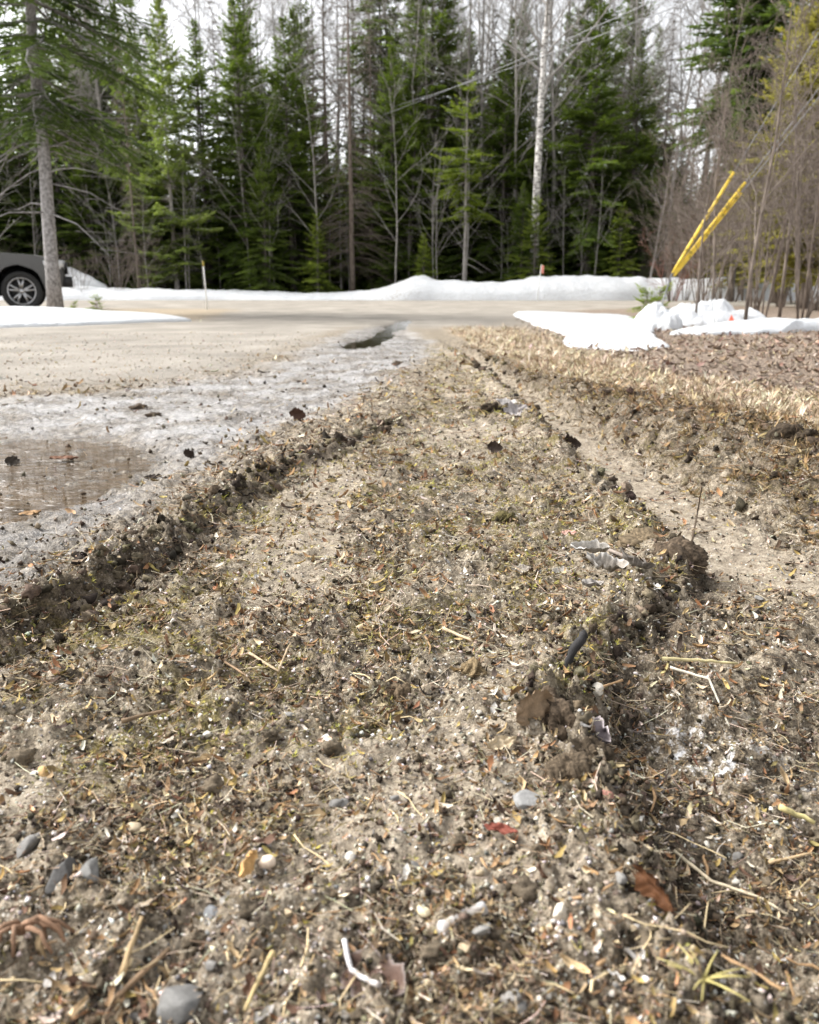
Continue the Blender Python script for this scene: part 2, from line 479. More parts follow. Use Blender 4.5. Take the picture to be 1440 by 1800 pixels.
    lawn = sm(-.02, .12, x - XC(yn) + .10 * n_mid) * sm(1.2, 1.5, y)
    lawn = np.maximum(lawn, .62 * sm(.1, .5, x - XR(yn) + .2 * n_lo) * sm(5.5, 7, y) * (.55 + .45 * sm(-.2, .2, n_mid)))
    ditch = sm(.38, .95, x - XC(yn) + .12 * n_lo - .05 * (y - 2.5)) * sm(1.6, 2.4, y) 
    ditch = np.maximum(ditch, sm(1.6, 2.4, x - .0 * y + .3 * n_lo) * sm(6, 8, y))
    wood = sm(28.4, 29.4, y + .5 * n_lo)
    leftverge = sm(11.2, 12.2, y + .5 * n_lo) * (1 - sm(-3.6, -2.8, x + .5 * n_lo + .10 * (y - 12))) * (1 - sm(17.5, 19, y))
    straw = np.clip(lawn * (1 - ditch) * (1 - roadm), 0, 1)
    straw = np.maximum(straw, .75 * leftverge)
    leafm = np.clip(np.maximum(ditch * (1 - roadm), wood), 0, 1)
    roadm = np.clip(roadm * (1 - wood) * (1 - leftverge), 0, 1)
    mossm = np.clip(strip * sm(-.25, .35, fbm(x * 7, y * 7, 91, 3)) * sm(.35, .8, y) + .75 * bface * sm(-.2, .3, n_mid), 0, 1)
    mossm = mossm * (1 - rutm)
    frostm = np.exp(-(((x - .30) / .06) ** 2 + ((y - .75) / .06) ** 2)) * 1.2
    frostm = np.clip(frostm, 0, 1)
    # ---- fine relief: clods and crumbs
    mud = np.clip(1 - np.maximum.reduce([roadm, straw * .5, leafm * .4]), 0, 1)
    calm = np.clip(1 - .65 * rutm - .35 * inwet, .2, 1)
    pressed = 1 - .45 * strip * sm(.0, .4, fbm(x * 4 + 5, y * 4, 37, 3))
    f = mud * calm * pressed
    b1 = np.abs(gn(x * 14, y * 14, 101)) + .5 * np.abs(gn(x * 29, y * 29, 102))
    b2 = np.abs(gn(x * 62, y * 62, 103)) + .5 * np.abs(gn(x * 125, y * 125, 104))
    rough = (b1 - .35) * .025 + (b2 - .35) * .0110
    edge = np.exp(-((sl + .03) / .06) ** 2) * (y < 3) + np.exp(-((sr - .0) / .05) ** 2) * (y < 6) + .45 * bface
    z = z + f * rough * (1 + .2 * np.clip(edge, 0, 1)) * (1 - .7 * sm(6, 9, y))
    z = z + ((b2 - .4) * .010 + (b1 - .4) * .005) * np.clip(edge, 0, 1) * (y < 3)
    z = z + (straw * .02 + leafm * .025) * (np.abs(gn(x * 13, y * 13, 111)) - .25) * (1 - wood)
    z = z + roadm * .005 * fbm(x * 6, y * 6, 131, 3)
    A = np.stack([inwet, ice_sheen_m, straw, leafm], -1)
    B = np.stack([roadm, mossm, np.clip(rutm, 0, 1), frostm], -1)
    global DARKENED
    DARKENED = np.clip(sm(-.012, .008, sl) * (1 - sm(.018, .042, sl)) * (y < 2.7) + sm(-.01, .02, sr) * (1 - sm(.05, .09, sr)) * (y < 6) * (.3 + .7 * sm(-.2, .2, n_mid)) + .85 * face * sm(-.35, .15, n_mid), 0, 1)  # mask of the ridge, ledge and bank faces that are coloured darker
    return z, A, B

def Hz(x, y):
    return float(terrain(np.array([x]), np.array([y]))[0][0])

def ground():
    ds = .0038
    az = [0.0]
    half = []
    a = 0
    while a < math.radians(44): a += ds; half.append(a)
    st = ds
    while a < PI - .02: st = min(st * 1.09, .12); a += st; half.append(min(a, PI))
    half[-1] = PI
    az = np.array([-t for t in half[::-1]] + [0] + half)
    r = [.10]
    while r[-1] < .31: r.append(r[-1] * 1.03)
    while r[-1] < 5.5: r.append(r[-1] * 1.0058)
    st = .0058
    while r[-1] < 30: st = min(st * 1.03, .02); r.append(r[-1] * (1 + st))
    while r[-1] < 60: st = min(st * 1.1, .06); r.append(r[-1] * (1 + st))
    while r[-1] < 900: st = min(st * 1.1, .3); r.append(r[-1] * (1 + st))
    r = np.array(r)
    R, Az = np.meshgrid(r, az, indexing='ij')
    x = (R * np.sin(Az)).ravel(); y = (R * np.cos(Az)).ravel()
    z, A, B = terrain(x, y); mo = DARKENED
    v = np.stack([x, y, z], 1)
    nr, na = R.shape
    i = np.arange(nr - 1)[:, None] * na; j = np.arange(na - 1)[None]
    q = np.stack([i + j, i + j + 1, i + na + j + 1, i + na + j], -1).reshape(-1, 4)[:, ::-1]
    # one sheet, split by what covers it
    road = B[:, 0]; straw = A[:, 2]; leaf = A[:, 3]
    dom = np.zeros(len(v), int)
    dom[road > .5] = 1; dom[straw > .5] = 2; dom[leaf > .5] = 3
    fd = dom[q[:, 0]]
    lab = ['churned muddy verge with two pressed wheel tracks', 'pale packed gravel drive and cross road',
           'dead straw coloured lawn and grass verge', 'brown leaf litter in the ditch and under the trees']
    for kk, nm in enumerate(['ground', 'gravel_road', 'lawn', 'forest_floor']):
        f = q[fd == kk]
        if not len(f): continue
        used, inv = np.unique(f, return_inverse=True)
        o = mesh(nm, v[used], inv.reshape(-1, 4), M['ground'], attrs={'mask_a': A[used], 'mask_b': B[used], 'darkened': mo[used]})
        tag(o, lab[kk], kind='structure')
ground()

# ------------------------------------------------------------------ puddles
def puddle(name, outline, z, m, label):
    p = np.array(outline, float); n = len(p)
    t = np.linspace(0, n, 90, endpoint=False); i = t.astype(int); f = (t - i)[:, None]
    f = f * f * (3 - 2 * f)
    p = p[i % n] * (1 - f) + p[(i + 1) % n] * f
    c = p.mean(0)
    rings = [c + (p - c) * s for s in (1, .75, .5, .25)]
    v = np.concatenate(rings + [c[None]]); v = np.concatenate([v, np.full((len(v), 1), z)], 1)
    k = len(p); j = np.arange(k); j2 = (j + 1) % k
    q = np.concatenate([np.stack([a * k + j, a * k + j2, (a + 1) * k + j2, (a + 1) * k + j], 1) for a in range(3)])
    tr = np.stack([3 * k + j, 3 * k + j2, np.full(k, 4 * k)], 1)
    o = mesh(name, v, [q, tr], m)
    tag(o, label, kind='structure')
    return o
puddle('puddle_water', [(-.52, 1.60), (-.48, 2.05), (-.55, 2.5), (-.85, 3.05), (-1.5, 3.2), (-2.6, 3.0), (-3.4, 1.9), (-2.6, 1.2), (-1.4, 1.0), (-.75, 1.2)],
       -.0500, M['puddle'], 'wide shallow muddy puddle left of the crumbling mud ridge')
o = puddle('puddle_water', [(-.75, 5.9), (-.2, 5.9), (-.05, 7.3), (.05, 9), (.15, 11.5), (.1, 13.2), (-.30, 13), (-.45, 10.2), (-.45, 9.0), (-.65, 7.5)],
       Hz(-.30, 7.3) + .014, M['puddle_far'], 'small dark puddle far along the track reflecting the trees')

# ------------------------------------------------------------------ snow
def snow_patch(outline, hmax, label, seed, group=None, rough=.25, dirt=.15, name='snow_patch', power=.6):
    p = np.array(outline, float); n = len(p)
    k = 120
    t = np.linspace(0, n, k, endpoint=False); i = t.astype(int); f = (t - i)[:, None]
    P = [p[(i + d) % n] for d in (-1, 0, 1, 2)]                      # Catmull-Rom outline
    p = .5 * (2 * P[1] + (P[2] - P[0]) * f + (2 * P[0] - 5 * P[1] + 4 * P[2] - P[3]) * f ** 2 + (3 * P[1] - P[0] - 3 * P[2] + P[3]) * f ** 3)
    c = p.mean(0)
    s = np.concatenate([[1.0, .985, .96, .92, .86], np.linspace(.80, .05, 20)])
    rad = np.linalg.norm(p - c, axis=1).mean()
    pe = p + (p - c) * (.10 * gn(p[:, 0] * 4 / max(rad, .4), p[:, 1] * 4 / max(rad, .4), seed))[:, None]
    v = np.concatenate([c + (pe - c) * q for q in s] + [c[None]])
    ss = np.concatenate([np.full(k, q) for q in s] + [[0]])
    x, y = v[:, 0], v[:, 1]
    h = hmax * (1 - ss ** 2.2) ** power
    nz = fbm(x * 2.2 / max(rad, .5) + seed, y * 2.2 / max(rad, .5), seed + 3, 4)
    h = h * (1 + rough * 2 * nz) + rough * .06 * hmax * gn(x * 9, y * 9, seed) * (ss < .99)
    z0 = terrain(x, y)[0]
    z = z0 * .3 + np.full(len(x), np.median(z0)) * .7 + h + .004
    z[ss > .99] = z0[ss > .99] - .03
    j = np.arange(k); j2 = (j + 1) % k; m = len(s)
    q = np.concatenate([np.stack([a * k + j, a * k + j2, (a + 1) * k + j2, (a + 1) * k + j], 1) for a in range(m - 1)])
    tr = np.stack([(m - 1) * k + j, (m - 1) * k + j2, np.full(k, m * k)], 1)
    o = mesh(name, np.stack([x, y, z], 1), [q, tr], M['snow'], attrs={'dirt': dirt * (.3 + ss ** 3)})
    return tag(o, label, 'snow', group)

def snow_bank():
    xs = np.linspace(-34, 40, 520); ts = np.linspace(0, 1, 26)
    X, T = np.meshgrid(xs, ts, indexing='ij')
    top = ip(xs, (-34, .40), (-15, .42), (-11.8, .50), (-10.8, .40), (-9, .36), (-7, .33), (-5.4, .30), (-4, .24), (-3, .22), (-2, .27), (-1.1, .36), (-.4, .55), (.1, .74), (.5, .78), (.9, .66), (2, .60), (3.0, .56), (4.2, .74), (5.4, .80), (7, .74), (9, .70), (12, .72), (15, .68), (40, .7))
    top = top + .035 * fbm(xs * 1.2, xs * 0, 5, 4)
    base = 27.6 + .25 * gn(xs * .4, xs * 0, 9) + ip(xs, (-30, .3), (-4, .5), (0, -.1), (8, -.3), (16, -1.5), (30, -3))
    wid = 2.2 + .3 * gn(xs * .3, xs * 0, 4)
    Y = base[:, None] + T * wid[:, None]
    prof = np.sin(PI * np.clip(T, 0, 1)) ** .55
    prof = np.where(T < .5, prof, .35 + .65 * prof)
    z0 = terrain(X.ravel(), Y.ravel())[0].reshape(X.shape)
    Z = z0 + top[:, None] * prof * (1 + .16 * fbm(X * 1.5, Y * 1.5, 15, 4)) + .02 * gn(X * 6, Y * 6, 2) * (T > .05)
    Z[:, 0] = z0[:, 0] - .03; Z[:, -1] = z0[:, -1] - .05
    v = np.stack([X.ravel(), Y.ravel(), Z.ravel()], 1)
    nx, ny = X.shape
    i = np.arange(nx - 1)[:, None] * ny; j = np.arange(ny - 1)[None]
    q = np.stack([i + j, i + j + 1, i + ny + j + 1, i + ny + j], -1).reshape(-1, 4)[:, ::-1]
    dirt = (.22 * (1 - T) ** 3 + .9 * np.exp(-((X + .55) / .5) ** 2) * (T < .5)).ravel()
    o = mesh('snow_bank', v, q, M['snow'], attrs={'dirt': dirt})
    tag(o, 'long ploughed snow bank along the far edge of the road', 'snow bank')
snow_bank()
snow_patch([(-9.5, 10.2), (-6.4, 9.3), (-4.9, 9.6), (-3.9, 10.9), (-3.2, 12.0), (-3.7, 12.7), (-4.6, 13.4), (-6.0, 13.6), (-9.5, 14.2)], .19,
           'smooth white snow patch in front of the truck and the grey trunk', 3, rough=.12, dirt=.06)
snow_patch([(1.55, 5.6), (1.30, 5.9), (1.22, 6.6), (1.42, 7.6), (1.5, 9.0), (1.62, 11.5), (2.0, 16.0), (2.7, 17.0), (3.6, 14.2), (3.2, 11.0), (2.5, 8.6), (2.1, 7.0), (1.75, 5.8)], .09,
           'long white snow patch at the end of the wheel rut, left of the guy wires', 5, rough=.25, dirt=.08)
snow_patch([(3.1, 10.3), (3.5, 10.1), (4.3, 10.2), (4.6, 10.8), (4.3, 11.6), (3.6, 11.7), (3.2, 11.0)], .23,
           'lumpy snow mound among the bare saplings on the right', 8, rough=.55, dirt=.25, power=.7)
snow_patch([(2.55, 8.2), (3.4, 8.25), (4.3, 8.9), (5.6, 9.6), (6.6, 10.4), (6.0, 10.9), (4.6, 9.9), (3.3, 8.95)], .13,
           'flat snow strip in front of the snow mound', 9, rough=.3, dirt=.12)
snow_patch([(4.0, 8.0), (4.6, 7.9), (5.2, 8.2), (4.6, 8.5)], .09, 'small snow remnant on brown leaves at the right edge of the photo', 12, rough=.2)
snow_patch([(-16, 29.2), (-12.4, 28.9), (-10.6, 29.6), (-10.9, 31), (-13, 32), (-18, 31.5)], 1.35, 'snow heap glimpsed through the brush behind the truck', 14, rough=.15, dirt=.05, power=.8)
snow_patch([(2.55, 9.3), (2.85, 9.1), (3.05, 9.4), (2.95, 9.9), (2.65, 9.9)], .22, 'low broken snow lump beside the guy wire anchor', 17, rough=.35, dirt=.12, power=.5)

# ------------------------------------------------------------------ trees
def diamonds(P, D, L, Wd, roll, rng):
    """thin pointed sprays: one quad each"""
    n = len(P)
    D = D / (np.linalg.norm(D, axis=1, keepdims=True) + 1e-9)
    up = np.tile([0, 0, 1.0], (n, 1))
    S = np.cross(D, up); S /= np.linalg.norm(S, axis=1, keepdims=True) + 1e-9
    N = np.cross(S, D)
    S = S * np.cos(roll)[:, None] + N * np.sin(roll)[:, None]
    L = L[:, None]; Wd = Wd[:, None]
    v = np.stack([P, P + D * L * .45 + S * Wd, P + D * L, P + D * L * .45 - S * Wd], 1).reshape(-1, 3)
    q = np.arange(n * 4).reshape(-1, 4)
    return v, q

def conifer(name, seed, H, r0, zlow, Lmax, fm, bm, zdead=None, shape=.85, dens=1.0, droop=.35, whorl=.21, lean=(0, 0), twigw=.028, label=None, cat='tree', upturn=.25, dead_n=14, e_top=.9, nb=(5, 8)):
    """trunk > limbs, crown of needle sprays; returns the thing at the origin"""
    rng = np.random.default_rng(seed)
    root = empty(name, (0, 0, 0), label, cat)
    k = 16
    tz = np.linspace(-.1, H, k)
    tx = lean[0] * tz / H + .02 * H * .1 * gn(tz * .6 + seed, tz * 0, seed) ; ty = lean[1] * tz / H + .02 * H * .1 * gn(tz * .6, tz * 0 + 5, seed)
    tr = r0 * (1 - tz / H * .97) * (1 + .25 * np.exp(-np.clip(tz, 0, 9) * 3)); tr = np.maximum(tr, .006)
    mb = MB(); mb.tube(np.stack([tx, ty, tz], 1), tr, 9); mb.build('trunk', bm, root)
    def at(z): return np.array([np.interp(z, tz, tx), np.interp(z, tz, ty), z])
    br = MB(); PV = []; PD = []; PL = []; PW = []; PT = []
    z = zlow
    while z < H - .05:
        t = (z - zlow) / (H - zlow)
        for _ in range(rng.integers(nb[0], nb[1])):
            L = (Lmax * (1 - t) ** shape * min(1, .55 + t * 3) + .10) * rng.uniform(.55, 1.15)
            az = rng.uniform(0, 2 * PI)
            L *= 1 + .45 * float(gn(np.array([math.cos(az) * 1.3 + z * .5]), np.array([math.sin(az) * 1.3 + seed]), seed)[0])
            e0 = (-.30 + (e_top + .3) * t ** 1.3) + rng.normal(0, .12)
            m = max(4, int(L / (.085 / dens)))
            s = np.linspace(0, 1, m)
            ang = e0 - droop * s * (1 - t * .7) + upturn * s ** 3
            dl = L / (m - 1)
            hx = np.concatenate([[0], np.cumsum(np.cos(ang[:-1]) * dl)]); hz = np.concatenate([[0], np.cumsum(np.sin(ang[:-1]) * dl)])
            side = .10 * L * gn(s * 2 + rng.uniform(0, 99), s * 0, seed)
            b0 = at(z + rng.uniform(-.1, .1))
            ca, sa = math.cos(az), math.sin(az)
            pts = np.stack([b0[0] + hx * ca - side * sa, b0[1] + hx * sa + side * ca, b0[2] + hz], 1)
            br.tube(pts[::max(1, m // 5)], np.linspace(max(.008, .012 * L + .004), .003, len(pts[::max(1, m // 5)])), 3, caps=False)
            T = np.gradient(pts, axis=0); T /= np.linalg.norm(T, axis=1, keepdims=True)
            keep = s > .14
            p = pts[keep]; d = T[keep]; ss = s[keep]
            up = np.array([0, 0, 1.0])
            S = np.cross(d, up); S /= np.linalg.norm(S, axis=1, keepdims=True) + 1e-9
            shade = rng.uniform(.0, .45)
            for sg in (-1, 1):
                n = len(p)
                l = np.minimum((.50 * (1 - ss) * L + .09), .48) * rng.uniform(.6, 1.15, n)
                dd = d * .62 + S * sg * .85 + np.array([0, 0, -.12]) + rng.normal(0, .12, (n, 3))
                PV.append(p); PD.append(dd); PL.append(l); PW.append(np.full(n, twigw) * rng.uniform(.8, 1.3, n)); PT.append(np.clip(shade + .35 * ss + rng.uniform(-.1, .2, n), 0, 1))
                dn = dd / np.linalg.norm(dd, axis=1, keepdims=True)
                for f in (.35, .65):
                    for s2 in (-1, 1):
                        pp = p + dn * (l * f)[:, None]
                        d2 = dn * .75 + np.cross(dn, up) * s2 * .7 + rng.normal(0, .12, (n, 3))
                        PV.append(pp); PD.append(d2); PL.append(l * (.62 - .35 * f) * rng.uniform(.6, 1.2, n)); PW.append(np.full(n, twigw * .85)); PT.append(np.clip(shade + .35 * ss + .12 + rng.uniform(-.1, .2, n), 0, 1))
            PV.append(p[-1:]); PD.append(d[-1:]); PL.append(np.array([.16])); PW.append(np.array([twigw])); PT.append(np.array([.9 * shade + .4]))
        z += whorl * rng.uniform(.75, 1.25)
    if zdead is not None:
        for _ in range(dead_n):
            zz = rng.uniform(zdead, zlow + .4); az = rng.uniform(0, 2 * PI); L = rng.uniform(.4, Lmax * .75)
            b0 = at(zz); s = np.linspace(0, 1, 5); e = rng.uniform(-.5, .35)
            pts = b0 + np.stack([np.cos(az) * L * s, np.sin(az) * L * s, L * (e * s - .25 * s * s) + .05 * L * gn(s * 3 + zz, s * 0, seed)], 1)
            br.tube(pts, np.linspace(.016, .004, 5), 4)
            for f in (.45, .7, .85):
                q0 = b0 + (pts[-1] - b0) * f; a2 = az + rng.choice((-1, 1)) * rng.uniform(.5, 1)
                l2 = L * .35; q1 = q0 + np.array([math.cos(a2) * l2, math.sin(a2) * l2, rng.uniform(-.2, .05) * l2])
                br.tube(np.array([q0, q1]), [.006, .003], 3, caps=False)
    br.build('branches', bm, root)
    P = np.concatenate(PV); D = np.concatenate(PD); L = np.concatenate(PL); Wd = np.concatenate(PW); Tn = np.concatenate(PT)
    v, q = diamonds(P, D, L, Wd, rng.uniform(-1.0, 1.0, len(P)), rng)
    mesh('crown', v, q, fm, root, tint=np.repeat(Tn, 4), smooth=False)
    return root

def bare_tree(name, seed, H, r0, bm, label=None, zfirst=.35, spread=.55, nb=16, lvl=3, blen=.34, stems=1, lean=(0, 0), cat='tree', twigs=1.0, elev=(.6, 1.1), rmin=.004, tbm=None):
    """leafless tree: trunk > crown of bare branches and twigs"""
    rng = np.random.default_rng(seed)
    root = empty(name, (0, 0, 0), label, cat)
    tk = MB(); br = MB()
    def limb(mb, p, d, L, r, level):
        k = 7 if level == 0 else 5 if level == 1 else 4
        pts = [p]; dd = np.array(d, float)
        for i in range(k - 1):
            dd = dd + rng.normal(0, .10 if level else .035, 3) + np.array([0, 0, .06 if level else .0]); dd /= np.linalg.norm(dd)
            pts.append(pts[-1] + dd * L / (k - 1))
        pts = np.array(pts); rr = np.linspace(r, max(rmin, r * (.12 if level == 0 else .3)), k)
        mb.tube(pts, rr, 8 if level == 0 else 4 if level == 1 else 3, caps=level == 0)
        return pts, rr
    def grow(pts, rr, L, level):
        if level > lvl: return
        n = nb if level == 1 else max(2, int((5 if level == 2 else 4) * twigs))
        for i in range(n):
            t = (zfirst + (1 - zfirst) * (i + rng.uniform(0, .9)) / n) if level == 1 else rng.uniform(.25, 1)
            f = t * (len(pts) - 1); j = min(int(f), len(pts) - 2); f -= j
            p = pts[j] * (1 - f) + pts[j + 1] * f; r = rr[j] * (1 - f) + rr[j + 1] * f
            T = pts[j + 1] - pts[j]; T = T / np.linalg.norm(T)
            az = rng.uniform(0, 2 * PI); e = rng.uniform(*elev) if level == 1 else rng.uniform(.4, .9)
            ref = np.array([1.0, 0, 0]) if abs(T[0]) < .8 else np.array([0, 1.0, 0])
            U = np.cross(T, ref); U /= np.linalg.norm(U); V = np.cross(T, U)
            d = T * math.cos(e) + (U * math.cos(az) + V * math.sin(az)) * math.sin(e)
            l = L * (blen if level == 1 else .42) * rng.uniform(.6, 1.2) * (1.25 - .75 * t if level == 1 else 1)
            pp, r2 = limb(br, p, d, l, max(rmin, r * .5), level)
            grow(pp, r2, l, level + 1)
    for s in range(stems):
        a = rng.uniform(0, 2 * PI); k = 0 if stems == 1 else spread * rng.uniform(.2, .5)
        d = np.array([math.cos(a) * k + lean[0], math.sin(a) * k + lean[1], 1.0]); d /= np.linalg.norm(d)
        h = H * (1 if s == 0 else rng.uniform(.55, 1))
        pts, rr = limb(tk, np.array([math.cos(a), math.sin(a), 0]) * (.0 if stems == 1 else .06) + np.array([0, 0, -.05]), d, h, r0 * (1 if s == 0 else rng.uniform(.5, .9)), 0)
        grow(pts, rr, h, 1)
    tk.build('trunk' if stems == 1 else 'stems', tbm or bm, root)
    br.build('branches', bm, root)
    return root

CP = math.cos(PITCH)
def place(o, u, d, rz=0, sc=1, zoff=0):
    x = (u - 720) / FPX * d * CP
    o.location = (x, d, Hz(x, d) + zoff); o.rotation_euler = (0, 0, rz); o.scale = (sc,) * 3
    return o

def put(proto, u, d, sc, rz, label, group=None):
    x = (u - 720) / FPX * d * CP
    return copy_tree(proto, (x, d, Hz(x, d)), rz, sc, label, group)

# the near spruce beside the truck
near = conifer('spruce_tree', 5, 13.5, .125, 3.2, 2.9, M['spruce'], M['spotbark'], zdead=1.6, shape=.7, droop=.55, whorl=.25, lean=(.35, 0), twigw=.022, dead_n=26,
               label='tall spruce with bare grey lower trunk standing beside the dark truck', dens=.9)
place(near, 95, 15.3)

# prototypes used where they stand in the front row
fir_a = conifer('fir_tree', 21, 10.5, .12, .4, 2.15, M['fir'], M['bark'], label='slender tall green fir left of the middle with a thin tip')
place(fir_a, 437, 31.5, .3, 1.0)
fir_b = conifer('fir_tree', 22, 9.4, .11, .3, 2.5, M['fir'], M['bark'], label='dense dark fir right beside the slender tall fir')
place(fir_b, 515, 32.5, 1.1, 1.02)
fir_c = conifer('fir_tree', 23, 11.5, .15, .6, 2.9, M['fir'], M['bark'], shape=.95, label='broad rich green fir right of the white birch')
place(fir_c, 1030, 32.0, 2.0, .97)
spr_d = conifer('spruce_tree', 24, 16.0, .15, 2.2, 2.7, M['fir'], M['bark'], zdead=.8, dead_n=26, label='very tall dark fir in the middle reaching above the photo')
place(spr_d, 757, 35.0, .7)
young = conifer('young_fir_tree', 25, 7.6, .07, 2.9, 1.5, M['young'], M['greybark'], zdead=.8, whorl=.42, droop=.18, e_top=.7, label='bright yellow green young fir with layered boughs and bare lower stem', dens=1.1, dead_n=10, nb=(5, 7))
place(young, 816, 30.4, .2)
pine = conifer('pine_tree', 26, 9.9, .09, .9, 2.2, M['pine'], M['greybark'], zdead=.5, whorl=.27, droop=-.05, upturn=.4, twigw=.036, nb=(6, 9), label='soft pale green pine left of the row of firs', dens=.9)
place(pine, 312, 31.0, .9)
hem = conifer('hemlock_tree', 27, 8.0, .10, .4, 2.4, M['spruce'], M['bark'], shape=.8, droop=.6, label='low drooping dark hemlock at the wood edge left of the pine')
place(hem, 235, 36.5, 2.2, 1.35)
top_fir = conifer('fir_tree', 28, 15.5, .15, 8.8, 1.7, M['fir'], M['greybark'], zdead=3, label='tall fir with high narrow crown on a bare pole trunk', whorl=.22, dead_n=30)
place(top_fir, 672, 37.0, .4)
bushy = conifer('fir_tree', 29, 4.0, .05, .15, 1.1, M['young'], M['bark'], label='small bushy young fir below the white birch', whorl=.2)
place(bushy, 938, 29.9, .4, .85)
put(fir_b, 915, 30.6, .42, 2.2, 'short dark fir hiding the foot of the white birch on its left')
G_FIR = 'dark firs filling the wood'
firs = [fir_a, fir_b, fir_c, spr_d]

# more of the front row, each told apart
put(fir_b, 370, 33.0, 1.02, 2.4, 'dark fir between the pale pine and the slender tall fir')
put(fir_b, 470, 30.3, .55, 4.0, 'short dark fir at the foot of the slender tall fir')
put(fir_c, 690, 33.5, .80, .4, 'dark fir at the left foot of the very tall middle fir')
put(fir_b, 880, 33.5, .95, 1.4, 'shaded dark fir between the young fir and the white birch')
put(fir_c, 1100, 34.5, .82, 5.1, 'dark fir behind the right shoulder of the broad green fir')
put(hem, 1120, 31.5, .55, 1.0, 'low dark hemlock just left of the yellow guy guards')
high = conifer('fir_tree', 37, 10.9, .10, 4.6, 2.3, M['spruce'], M['bark'], zdead=2, shape=.6, whorl=.20, nb=(8, 11), twigw=.036, label='bushy dark fir with high crown above the yellow guy guards')
place(high, 1285, 25.5, 1.0)
put(young, 600, 33.0, .70, 1.3, 'small thin young fir in the dark gap left of the middle')
put(bushy, 560, 30.0, .7, 2.0, 'knee high young fir at the snow bank left of the middle')
put(bushy, 745, 29.9, .55, 3.0, 'little young fir behind the peak of the snow bank')
put(bushy, 1085, 30.2, .8, 4.4, 'small young fir at the right foot of the broad green fir')
put(hem, 120, 33.5, 1.1, .6, 'dark hemlock behind the near spruce trunk')
put(hem, 10, 33.0, 1.1, 3.6, 'dark hemlock behind the cab of the truck')
put(pine, 265, 33.0, .92, 4.2, 'second pale pine, half hidden by the first one')

def where(x, d):
    u = 720 + x / (d * CP) * FPX
    for lim, t in ((-10, 'beyond the left edge of the photo'), (130, 'behind the near spruce and the truck'), (260, 'left of the pale pine'), (400, 'behind the pale pine'), (560, 'behind the slender tall fir'),
                   (650, 'behind the dead brown conifer'), (780, 'behind the very tall middle fir'), (880, 'behind the yellow green young fir'), (980, 'behind the white birch'), (1110, 'behind the broad green fir'),
                   (1230, 'behind the straight grey sapling'), (1340, 'behind the yellow guards'), (1450, 'behind the cedars at the right edge')):
        if u < lim: return t
    return 'beyond the right edge of the photo'
# back rows
rng = np.random.default_rng(77)
n_back = 0
for d0, step, smin, smax in ((33.8, 1.15, .75, 1.0), (36.5, .95, .85, 1.1), (40, 1.1, .9, 1.2), (44, 1.2, .9, 1.2), (50, 1.4, .9, 1.2)):
    x = -d0 * .78
    while x < d0 * .80:
        d = d0 + rng.uniform(-1.8, 1.8); xx = x + rng.uniform(-.6, .6)
        u = 720 + xx / d * FPX
        x += step * rng.uniform(.7, 1.4)
        thin = (560 < u < 640) or (1120 < u < 1230) or (230 < u < 300) or (330 < u < 400)       # gaps where bare tops and sky show
        p = firs[rng.integers(0, 3)]
        low = thin or d0 < 35 or rng.uniform() < .6
        s = rng.uniform(smin, smax) * (.58 if low else .92)
        if low: s = (s * 1.35, s * 1.35, s)
        elif not thin: s = (s * 1.1, s * 1.1, s * rng.uniform(1.0, 1.45))
        copy_tree(p, (xx, d, Hz(xx, d)), rng.uniform(0, 6.28), s, ('low ' if low else 'tall ') + 'dark fir ' + ('in the second row' if d < 38 else 'deep in the wood') + ' ' + where(xx, d), G_FIR).rotation_euler = (rng.normal(0, .02), rng.normal(0, .02), rng.uniform(0, 6.28))
        n_back += 1

# birch and bare trees
birch = bare_tree('birch_tree', 31, 17, .165, M['greybark'], 'white barked birch with a straight bare trunk right of the middle', zfirst=.36, nb=26, elev=(.5, .9), blen=.20, tbm=M['birch'], lean=(-.018, 0))
place(birch, 938, 31.0)
dead = conifer('dead_conifer', 33, 13.0, .10, 1.2, .2, M['fir'], M['brownbark'], label='x')
for ch in list(dead.children): bpy.data.objects.remove(ch)
bpy.data.objects.remove(dead)
def dead_conifer(seed, H, r0, Lmax, label, z0=1.2, bm=None):
    rng = np.random.default_rng(seed); root = empty('dead_conifer', (0, 0, 0), label, 'tree')
    mb = MB(); z = np.linspace(-.1, H, 12); mb.tube(np.stack([.03 * gn(z, z * 0, seed), .03 * gn(z, z * 0 + 4, seed), z], 1), np.maximum(r0 * (1 - z / H), .006), 8); mb.build('trunk', bm, root)
    br = MB(); zz = z0
    while zz < H - .1:
        for _ in range(rng.integers(4, 7)):
            t = (zz - z0) / (H - z0); L = (Lmax * (1 - t) ** .7 + .1) * rng.uniform(.5, 1.1); az = rng.uniform(0, 6.28)
            s = np.linspace(0, 1, 5); e = -.1 + .5 * t + rng.normal(0, .15)
            pts = np.stack([np.cos(az) * L * s, np.sin(az) * L * s, zz + L * (e * s - .3 * s * s)], 1) + rng.normal(0, .02, (5, 3)) * s[:, None]
            br.tube(pts, np.linspace(.013, .004, 5), 3, caps=False)
            for f in np.linspace(.25, .95, max(3, int(L * 6))):
                p = pts[0] + (pts[-1] - pts[0]) * f; p[2] = zz + L * (e * f - .3 * f * f)
                for sg in (-1, 1):
                    a2 = az + sg * rng.uniform(.6, 1.1); l2 = L * .3 * (1.1 - f) + .08
                    br.tube(np.array([p, p + [math.cos(a2) * l2, math.sin(a2) * l2, -l2 * rng.uniform(0, .5)]]), [.005, .003], 3, caps=False)
        zz += .26 * rng.uniform(.7, 1.3)
    br.build('branches', bm, root)
    return root
dead_a = dead_conifer(34, 12.5, .11, 1.7, 'dead brown conifer with drooping bare boughs left of the middle', bm=M['brownbark'])
place(dead_a, 620, 31.0)
